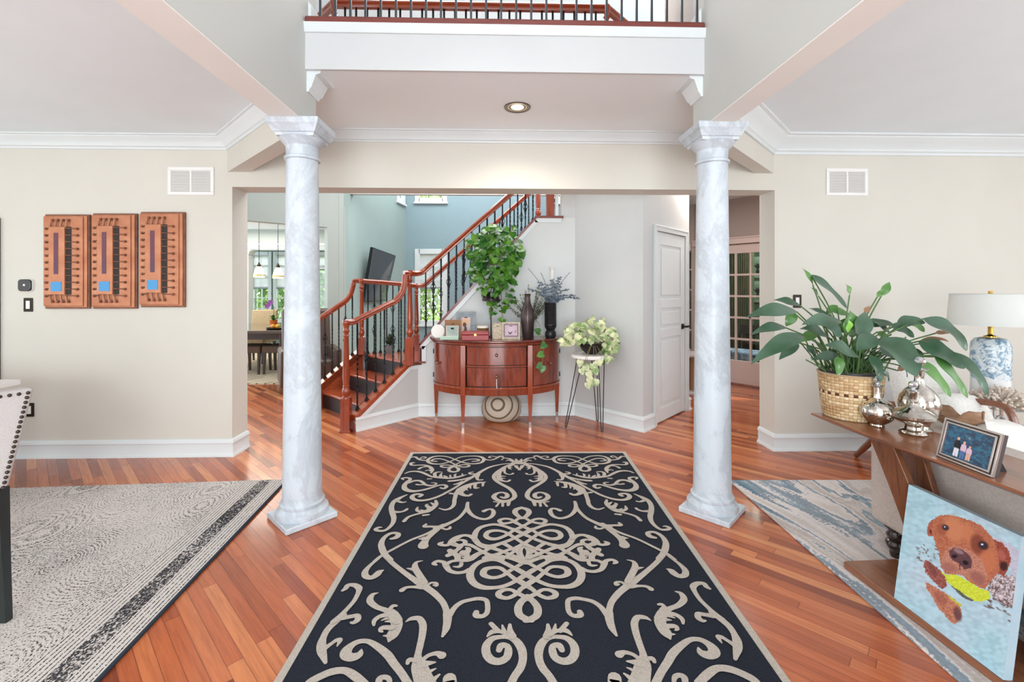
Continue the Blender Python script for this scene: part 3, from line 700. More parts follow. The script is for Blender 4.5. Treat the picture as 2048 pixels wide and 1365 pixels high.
struct(MB().sweep([(0,0),(.03,0),(.05,.05),(.09,.08),(.09,.12),(0,.12)],[(-2.3,10.3,2.32),(-9,10.3,2.32)]).box(-9,10.3,2.30,-2.3,10.5,2.42).build('trim_15','trim'))
struct(MB().box(-2.62,7.4,0,-2.5,12.4,2.76).build('wall_breakfast_right','sage2',smooth=0))
p0=D(478,500,10.35); p1=D(499,500,10.35)
struct(MB().box(p0.x-1.5,10.3,0,p1.x,10.5,2.32).build('wall_breakfast_left','wallpale',smooth=0))
struct(MB().sweep([(0,0),(.02,0),(.05,.05),(.08,.07),(.08,.1),(0,.1)],[(p1.x,10.5,2.2),(p1.x,10.3,2.2),(p1.x-1,10.3,2.2)]).build('trim_16','trim'))
NY=12.2; na=(-8.6,NY); nb=(-2.6,NY)
nx_=lambda px:D(px,578,NY).x+8.6
hs=[(nx_(506),nx_(538),.62,2.34),(nx_(552),nx_(600),.62,2.34),(nx_(614),nx_(652),.62,2.34)]
holed('wall_nook',na,nb,0,2.8,hs,'nookwall')
for i,h in enumerate(hs): window(na,nb,*h,2,6,blind=(1.46,1.46,1.95)[i],cas=.07)
# pendant lamps
M['pendglow']=mat('pendant_bulb',C(255,236,200),.5,Emission_Color=(1,.8,.52,1),Emission_Strength=9.0)
M['pendglass']=mat('pendant_amber_glass',C(250,226,190),.15,Transmission_Weight=.6,Emission_Color=(1,.82,.6,1),Emission_Strength=.5)
for k,(px,lab) in enumerate(((518,'left hanging amber glass pendant lamp on a thin cord over the breakfast table'),(556,'right hanging amber glass pendant lamp close to the marble column'))):
    q=D(px,555-k*(-2),9.0); t=thing('pendant_lamp',lab,'pendant lamp',(q.x,9.0,q.z),0,'pendants over the breakfast table'); H_=2.76-q.z
    MB().tube([(0,0,.27),(0,0,H_)],.006,6).build('cord','black',t)
    MB().lathe([(.012,.29),(.02,.26),(.035,.24),(.038,.2),(.03,.2)],n=20).lathe([(.0,H_-.015),(.05,H_-.01),(.05,H_),(0,H_)],n=20).build('cap','bronze',t)
    MB().lathe([(.095,0),(.1,.02),(.098,.05),(.075,.13),(.05,.19),(.04,.21),(.036,.21),(.046,.19),(.071,.13),(.094,.05),(.096,.02),(.092,0)],n=28).build('lamp_shade','pendglass',t)
    MB().lathe([(.101,.03),(.103,.03),(.103,.05),(.099,.05)],n=28).build('band','brass',t)
    MB().sph((0,0,.12),.04,10,sz=1.3).build('bulb','pendglow',t)
# breakfast furniture
M['tabletop']=wood('espresso_top',C(84,70,62),C(60,48,42),0,3,.12,.8)
bt_r=D(572,600,7.35).x
t=thing('breakfast_table','dark espresso breakfast table with square legs seen through the left opening','table',(bt_r-.9,8.1,.012))
MB().box(-.95,-.75,.70,.9,.75,.75).build('tabletop','tabletop',t,bevel=.006)
MB().box(-.85,-.68,.60,.82,-.65,.70).box(-.85,.65,.60,.82,.68,.70).box(.79,-.65,.6,.82,.65,.7).build('apron','espresso',t)
for x in (-.87,.78):
    for y in (-.72,.62): MB().box(x,y,0,x+.11,y+.1,.70).build('leg','espresso',t,bevel=.004)
def chair(name,label,cat,loc,rz,seat,back,leg='espresso',w=.48,dp=.5,sh=.5,bh=1.0,grp=None,slope=.06):
    t=thing(name,label,cat,loc,rz,grp)
    MB().box(-w/2,-dp/2,sh-.12,w/2,dp/2,sh).build('seat',seat,t,bevel=.025,seg=3)
    if back:
        b=MB(); pr=[(dp/2-.09,sh-.1),(dp/2,sh-.1),(dp/2+slope,bh-.03),(dp/2+slope-.02,bh),(dp/2+slope-.07,bh),(dp/2+slope-.08,bh-.03)]
        b.frame((0,0,0),(0,1,0),(0,0,1),(1,0,0),pr,-w/2,w/2); b.build('backrest',back,t,bevel=.018,seg=3)
    for sx in (-1,1):
        for sy in (-1,1):
            x=sx*(w/2-.035); y=sy*(dp/2-.035); b=MB(); b.frame((x,y,0),(1,0,0),(0,1,0),(0,0,1),[(-.016,-.016),(.016,-.016),(.016,.016),(-.016,.016)],0,.01)
            b=MB(); b.add([(x-.014,y-.014+sy*.02,0),(x+.014,y-.014+sy*.02,0),(x+.014,y+.014+sy*.02,0),(x-.014,y+.014+sy*.02,0),(x-.022,y-.022,sh-.11),(x+.022,y-.022,sh-.11),(x+.022,y+.022,sh-.11),(x-.022,y+.022,sh-.11)],[(3,2,1,0),(4,5,6,7),(0,1,5,4),(1,2,6,5),(2,3,7,6),(3,0,4,7)]); b.build('leg',leg,t)
    return t
c=D(517,600,8.95); chair('dining_chair','beige upholstered chair with high back behind the dark breakfast table','chair',(c.x,8.93,.012),0,'beige','beige')
c=D(502,600,7.75); chair('dining_chair','brown upholstered seat pushed under the left part of the dark breakfast table','chair',(c.x,7.85,.012),0,'brownfab',None,w=.42,dp=.42,sh=.47)
c=D(544,600,7.75); chair('dining_chair','brown upholstered seat beside the right table leg of the dark breakfast table','chair',(c.x+.06,7.85,.012),0,'brownfab',None,w=.36,dp=.42,sh=.47)
# rug in the breakfast room
def lines_rug():
    m=mat('breakfast_rug',C(206,184,156),.95); n=N(m); co=n.coord((1,1,1),(0,0,.5)); w=n.n('ShaderNodeTexWave',wave_type='BANDS',bands_direction='X'); w.inputs['Scale'].default_value=2.6; w.inputs['Distortion'].default_value=2.2; w.inputs['Detail'].default_value=1; w.inputs['Detail Scale'].default_value=.6
    n.l(co,w.inputs[0]); f=n.noise(n.coord((1,1,1)),1.3,2)
    msk=n.math('MULTIPLY',n.math('LESS_THAN',w.outputs[1],.09),n.math('GREATER_THAN',f,.46))
    n.l(n.mix(msk,C(208,186,156),C(52,44,40)),n.b.inputs['Base Color']); return m
M['brug']=lines_rug()
tag(MB().box(-6.4,6.92,0,-3.05,9.6,.012).build('rug','brug',smooth=0),'cream rug with thin black lines under the breakfast table','rug')
# orchid
M['orange']=mat('orange_ceramic',C(226,116,50),.4); M['leaf']=noisy('leaf_green',C(58,110,38),C(98,150,62),12,.45)
M['purple']=mat('orchid_petal',C(170,90,180),.6)
q=D(547,651,7.85); tp=.7615
def leafmesh(b,base,tip,wd,up=(0,0,1),arch=.15,fold=.15,n=7,belly=.4,droop=0,wave=0,mi=None,tipw=0):
    base=Vector(base); tip=Vector(tip); d=tip-base; Ln=d.length; up=Vector(up); sd=d.cross(up)
    sd=sd.normalized() if sd.length>1e-6 else Vector((1,0,0)); nn=sd.cross(d).normalized()
    vs=[];fs=[]
    if mi is not None: b.mat(mi)
    for i in range(n+1):
        f=i/n; c=base+d*f+nn*(Ln*arch*4*f*(1-f))-Vector((0,0,1))*droop*Ln*f*f
        w=wd*(math.sin(PI*min(1,f**(math.log(.5)/math.log(belly))))**.8)*.5 if 0<f<1 else wd*.02
        if f==0: w=wd*.06
        wv=wave*wd*math.sin(f*9)
        vs+=[c-sd*w+nn*(w*fold+wv),c,c+sd*w+nn*(w*fold-wv)]
    for i in range(n): 
        k=i*3; fs+=[(k,k+1,k+4,k+3),(k+1,k+2,k+5,k+4)]
    b.add(vs,fs)
t=thing('potted_orchid','purple orchid in an orange pot on the dark breakfast table','plant',(q.x,7.85,tp))
MB().lathe([(.05,0),(.062,.13),(.066,.135),(.06,.135),(.055,.12),(.0,.12)],n=24).build('pot','orange',t)
b=MB(); rnd=random.Random(3)
for k in range(11):
    a=k*2.4; leafmesh(b,(0,0,.12),(.12*math.cos(a),.12*math.sin(a),.13+.1*rnd.random()),.045,arch=.25)
b.build('leaves','leaf',t,smooth=60)
b=MB(); b.tube(cr([[0,0,.12],[.01,0,.3],[-.03,0,.45],[-.09,0,.42]],5),.004,6).tube(cr([[0,0,.12],[-.01,.01,.35],[-.03,0,.55],[-.04,0,.6]],5),.003,6).build('stem','leaf',t)
b=MB()
for cx_,cz_ in ((-.07,.41),(-.10,.37),(-.04,.44)):
    for k in range(5):
        a=k*1.257; leafmesh(b,(cx_,0,cz_),(cx_+.05*math.cos(a),-.02,cz_+.05*math.sin(a)),.04,up=(0,1,0),arch=.1,n=4)
b.build('flowers','purple',t,smooth=60)
M['yellow']=mat('yellow_fruit',C(235,170,60),.5)
q2=D(556,655,7.75); t=thing('serving_tray','black serving tray on the dark breakfast table beside the orchid','tray',(q2.x,7.72,tp))
MB().lathe([(.0,0),(.15,0),(.17,.02),(.165,.02),(.145,.006),(0,.006)],n=28).build('dish','black',t)
tag(MB().sph((q2.x-.05,7.68,tp+.045),.038,10,sz=.9).build('lemon','yellow'),'left yellow fruit on the black serving tray','fruit')
tag(MB().sph((q2.x+.03,7.68,tp+.045),.038,10,sz=.9).build('lemon','yellow'),'right yellow fruit on the black serving tray','fruit')
# television
tn=Vector((dj.x*0+ (ga[1]-T0[1]),-(ga[0]-T0[0]),0)).normalized()
def off(p,k): return (p[0]+tn.x*k,p[1]+tn.y*k)
ta,tb=off(T0,.07),off(ga,.07)
BL=V(728,605,ta,tb); BR=V(772,602,ta,tb); TL=D(746,495,BL.y); TR=D(792,512,BR.y-.0)
M['screen']=mat('tv_screen',C(60,60,64),.12,coat=.8); 
tv=thing('television','large flat television tilting forward from the green wall above the stair railing','television',tuple(BL))
b=MB(); ux=(BR-BL); nrm=(TL-BL).cross(ux).normalized(); nrm=nrm if nrm.dot(tn)>0 else -nrm
Q=[BL,BR,TR,TL]; Q=[p-BL for p in Q]
ctr=sum(Q,Vector())/4
def panel(Q,k,t0,t1):
    P=[ctr+(p-ctr)*k for p in Q]; vs=[p+nrm*t0 for p in P]+[p+nrm*t1 for p in P]
    return vs,[(0,1,2,3),(7,6,5,4),(0,4,5,1),(1,5,6,2),(2,6,7,3),(3,7,4,0)]
MB().add(*panel(Q,1,-.05,-.004)).build('housing','black',tv)
MB().add(*panel(Q,.975,-.004,0)).build('screen','screen',tv,smooth=0)
b=MB(); b.tube([tuple(ctr-nrm*.05),tuple(ctr-nrm*.05-tn*.18)],.04,8); b.build('wall_bracket','black',tv)
# brown armchair beyond the stairs
bc=V(630,760,(-3.2,6.7),(-2.2,6.7))
t=thing('armchair','dark brown leather armchair in the far room behind the left stair rail','armchair',(bc.x-.02,6.55,0),.5)
M['leather']=mat('brown_leather',C(82,62,52),.4)
MB().box(-.32,-.3,.12,.32,.3,.45).build('seat','leather',t,bevel=.05,seg=3)
b=MB(); b.frame((0,0,0),(0,1,0),(0,0,1),(1,0,0),[(.2,.3),(.36,.3),(.5,1.12),(.36,1.14)],-.33,.33); b.build('backrest','leather',t,bevel=.05,seg=3)
for sx in (-1,1): MB().box(sx*.33-.06,-.32,.1,sx*.33+.06,.3,.6).build('armrest','leather',t,bevel=.04,seg=3)
MB().lathe([(.2,0),(.2,.03),(.04,.04),(.04,.12)],n=20).build('base','black',t)
# small plant on the stair landing
q=F(793,699,.59); t=thing('potted_plant','small leafy plant in a grey pot on the stair landing behind the iron balusters','plant',(q.x,min(q.y,5.98),.59))
M['potgrey']=mat('pot_grey',C(120,124,126),.6); M['darkleaf']=noisy('dark_leaf',C(52,72,50),C(80,100,74),20,.6)
MB().lathe([(.05,0),(.065,.1),(.06,.1),(.0,.09)],n=20).build('pot','potgrey',t)
b=MB(); rnd=random.Random(5)
for k in range(70):
    a=rnd.random()*6.28; e_=rnd.random()*1.3; r=.11; leafmesh(b,(0,0,.1),(r*math.cos(a)*math.cos(e_),r*math.sin(a)*math.cos(e_),.12+r*1.3*math.sin(e_)),.035,n=4,arch=.1)
b.build('foliage','darkleaf',t,smooth=60)
# ---------------------------------------------------------------- side hall and study behind french doors
FA=F(1460,768); FB=F(1530,779); fd=(Vector((FB.x,FB.y))-Vector((FA.x,FA.y))).normalized()
fa=Vector((FA.x,FA.y))-fd*.85; fb=Vector((FB.x,FB.y))+fd*1.5
def fs(px,py=600): q=V(px,py,fa,fb); return (Vector((q.x,q.y))-fa).length
sR=fs(1531); dz_top=V(1530,512,fa,fb).z
sL=.10
DH=2.10
holed('wall_study',fa,fb,0,3.0,[(sL,sR,-.01,DH)],'taupe',t=.12)
do=thing('door_2','','x',(fa.x,fa.y,0)); do['kind']='structure'; del do['label']; del do['category']
def fx(b,sa,sb,za,zb,t0,t1): b.slab(fd*sa,fd*sb,za,zb,t0,t1)
M['doorpink']=paint('door_cream',C(226,208,202),.4)
b=MB(); fx(b,sR,sR+.09,0,DH+.1,-.02,0); fx(b,sL-.09,sL,0,DH+.1,-.02,0); fx(b,sL,sR,DH,DH+.1,-.02,0); fx(b,sL-.1,sR+.1,DH+.08,DH+.1,-.035,0)
b.build('door_casing','doorpink',do,bevel=.003)
cols=[(1500.5,1528),(1473.5,1497)]; c0=fs(1500.5); c1=fs(1528); cw=c1-c0; gp=fs(1500.5)-fs(1497)
rows=[(695,742),(650,690.5),(602,645),(553,597),(506,549)]
lz=[(V(1514,a,fa,fb).z,V(1514,c,fa,fb).z) for c,a in [(r[1],r[0]) for r in rows]]
lz=[]
zb0=.36; zt0=DH-.14; ph=(zt0-zb0)/5
b=MB()
x1=c1; n_col=3; xs0=c1-n_col*cw-(n_col-1)*gp
fx(b,sL+.02,xs0,.02,DH-.01,.03,.07); fx(b,c1,sR,.02,DH-.01,.03,.07); fx(b,xs0,c1,.02,zb0,.03,.07); fx(b,xs0,c1,zt0,DH-.01,.03,.07)
b.build('door_leaf','doorpink',do,bevel=.003)
b=MB()
for k in range(1,n_col): x=xs0+k*(cw+gp)-gp; fx(b,x,x+gp,zb0,zt0,.032,.068)
for k in range(1,5): fx(b,xs0,c1,zb0+ph*k-.014,zb0+ph*k+.014,.034,.066)
b.build('muntins','doorpink',do,smooth=0)
b=MB(); fx(b,xs0,c1,zb0,zt0,.048,.052); b.build('pane','glassdoor',do,smooth=0)
b=MB(); q=fd*(c0-gp/2); nf=Vector((-fd.y,fd.x)); b.sph((q.x-nf.x*.02+nf.x*.03,q.y-nf.y*.02+nf.y*.03,1.02),.018,8); b.build('door_knob','black',do)
# study interior
nf=Vector((-fd.y,fd.x))
s_a=fa+nf*2.6-fd*1.5; s_b=fb+nf*2.6
struct(MB().slab(s_a,s_b,0,3.0,0,.1).slab(fb,fb+nf*2.6,0,3.0,-.1,0).build('wall_study_back','darkgreen',smooth=0))
P=[fa+nf*.12-fd*.4,fb+nf*.12,fb+nf*2.7,fa+nf*2.7-fd*1.5]
struct(MB().prism([tuple(p) for p in P],2.7,2.8).build('ceiling_study','ceil',smooth=0))
M['studyrug']=noisy('study_rug',C(92,86,74),C(44,48,56),18,.95)
P=[fa+nf*.35-fd*.2,fb+nf*.35-fd*.2,fb+nf*2.3-fd*.2,fa+nf*2.3-fd*.4]
tag(MB().prism([tuple(p) for p in P],0,.012).build('rug','studyrug',smooth=0),'dark patterned rug on the floor behind the french doors','rug')
def sp(px,py,k):  # a point k metres behind the door plane
    a=fa+nf*k; b_=fb+nf*k; return V(px,py,a,b_)
M['mah']=wood('mahogany_dark',C(52,30,26),C(30,18,16),0,3,.15,.8)
t=thing('writing_desk','dark polished wooden desk behind the french doors','desk',tuple(Vector((*(fa+nf*2.1+fd*.75),.012))),math.atan2(fd.y,fd.x))
MB().box(-.6,-.3,.72,.6,.3,.76).build('desktop','mah',t,bevel=.008)
MB().box(-.55,-.26,.58,.55,.26,.72).build('drawer_case','mah',t)
for x in (-.52,.47):
    for y in (-.25,.2): MB().lathe([(.018,0),(.03,.06),(.02,.1),(.034,.3),(.026,.5),(.036,.58)],(x+.025,y+.025,0),14).build('leg','mah',t)
M['mirrorf']=mat('print_paper',C(140,156,138),.6)
for k,(py,lab) in enumerate(((535,'upper framed botanical print of a plant in a vase on the dark green study wall'),(584,'lower framed botanical print of a plant in a vase on the dark green study wall'))):
    q=sp(1516,py,2.585); t=thing('framed_print',lab,'picture',tuple(q),math.atan2(fd.y,fd.x),'botanical prints')
    MB().box(-.2,-.015,-.21,.2,0,.21).build('frame','mirrorf',t,bevel=.004)
    MB().box(-.13,-.018,-.15,.13,-.015,.15).build('print',mat('print_green_%d'%k,C(120,140,122),.7),t)
    b=MB(); b.lathe([(.02,0),(.035,.03),(.03,.06),(.015,.08),(.02,.09)],(0,-.02,-.12),12,1,.1)
    for a in (-.8,-.3,.1,.5,.9): leafmesh(b,(0,-.021,-.03),(math.sin(a)*.1,-.021,-.03+.13*math.cos(a)),.03,up=(0,1,0),arch=0)
    b.build('drawing','black',t,smooth=0)
M['drape']=fabric('striped_drape',C(104,92,70),C(70,84,62),6)
q=sp(1484,560,2.3); b=MB(); pts=[]
a=math.atan2(fd.y,fd.x)
for i in range(41): pts.append((-.22+i*.011,.02*math.sin(i*1.6)))
vs=[(x,y,0) for x,y in pts]+[(x,y,2.4) for x,y in pts]; b.add(vs,[(i,i+1,i+42,i+41) for i in range(40)])
o=b.build('curtain','drape',smooth=60); o.location=(q.x,q.y,.05); o.rotation_euler=(0,0,a); tag(o,'long striped curtain panel hanging behind the french doors','curtain')
M['bluewhite']=noisy('blue_white_throw',C(190,205,235),C(40,50,90),14,.8)
q=sp(1495,712,1.0); o=MB().box(-.55,-.25,0,.6,.25,.38).build('upholstered_bench','bluewhite',bevel=.05,seg=3); o.location=(q.x,q.y,.012); o.rotation_euler=(0,0,a); tag(o,'low blue and white upholstered bench behind the french doors','bench')
# window wall left of the french doors
wa=(2.62,7.2); wb_=(fa.x+.12,7.2)
q0=D(1374,600,7.2); 
hw=(D(1380,600,7.2).x-2.62,min(D(1412,600,7.2).x-2.62,wb_[0]-2.62-.08),D(1385,700,7.2).z,D(1385,500,7.2).z)
holed('wall_side_hall_end',wa,(max(wb_[0],3.4),7.2),0,3.0,[hw],'taupe'); window(wa,(4,7.2),*hw,2,5,m='doorpink')
struct(MB().prism([(.9,5.2),(2.3,5.45),(2.6,7.25),(6,7.25),(6,4.25),(2.5,4.25)],2.78,2.85).build('ceiling_side_hall','ceil',smooth=0))
struct(MB().slab((2.21,5.41),(2.7,7.2),0,3.0,.02,.12).build('wall_side_hall_left','taupe',smooth=0))
# cat scratching post
M['sisal']=noisy('sisal_rope',C(186,146,110),C(160,122,88),60,.9,stretch=(1,1,8),bump=.4); M['plush']=fabric('grey_plush',C(205,192,192),C(184,172,174),50)
q=F(1386,786); t=thing('scratching_post','cat scratching post wrapped in tan rope beneath the side hall window','scratching post',(q.x,q.y,0))
MB().box(-.2,-.18,0,.2,.18,.04).build('base','plush',t,bevel=.01)
MB().cyl((0,0,.04),.05,.47,24).build('post','sisal',t)
MB().cyl((-.12,.06,.04),.035,.47,16).build('post','plush',t,label='grey plush post')
MB().box(-.2,-.18,.51,.2,.18,.55).build('top_platform','plush',t,bevel=.012)
# ---------------------------------------------------------------- outdoors
M['grass']=noisy('lawn',C(120,150,70),C(90,124,52),3,.9)
struct(MB().box(-16,12.7,-.4,12,30,-.3).build('ground','grass',smooth=0))
M['foliage']=noisy('tree_foliage',C(110,156,60),C(176,204,110),1.7,.6,lo=.35,hi=.62); M['foliage2']=noisy('tree_foliage_dark',C(50,92,48),C(110,150,70),1.7,.6); M['bark']=mat('bark',C(90,76,62),.9)
def tree(x,y,h,r,n,label,m,seed,z0=.0,name='tree'):
    rnd=random.Random(seed); t=thing(name,label,'tree' if name=='tree' else 'shrub',(x,y,-.3))
    MB().tube([(0,0,0),(.05,0,h*.4),(0,.05,h*.7)],[.1,.07,.03],8).build('trunk','bark',t)
    vs=[];fs_=[]
    for i in range(n):
        u=rnd.random()*2-1; a=rnd.random()*6.283; k=rnd.random()**.4; q_=math.sqrt(1-u*u)
        lump=1+.25*math.sin(3*a+seed)+.2*math.sin(5*u*3)
        c=Vector((r*k*q_*math.cos(a)*lump,r*k*q_*math.sin(a)*lump,z0+h/2+.3+u*k*h/2)); s=.05+.05*rnd.random()
        d=Vector((rnd.random()-.5,rnd.random()-.5,rnd.random()-.5)).normalized(); e_=d.orthogonal().normalized()
        o_=len(vs); vs+=[c-d*s*1.4,c+e_*s*.7,c+d*s*1.4,c-e_*s*.7]; fs_.append((o_,o_+1,o_+2,o_+3))
    MB().add(vs,fs_).build('crown',m,t,smooth=0)
tree(-9.0,15.5,4.2,1.6,4200,'bright green bushy tree outside the left breakfast window','foliage',1)
tree(-6.4,15.0,4.0,1.6,4200,'bright green bushy tree outside the middle breakfast window, nearer the column','foliage',2)
tree(-5.0,16.8,4.6,1.3,3000,'leafy tree outside the right breakfast window beside the stair rail','foliage',3)
tree(-2.6,14.6,5.2,2.0,5200,'large sunlit tree outside the tall great room window','foliage',4)
tree(-1.2,18,9.0,2.4,5200,'tall tree seen through the small high window','foliage',5)
tree(3.2,12.6,4.6,1.3,5200,'dark green tree outside the narrow side hall window','foliage2',6)
tree(2.0,16,8.0,2.0,3000,'tree seen through the small high window beside the upper stair post','foliage',8)
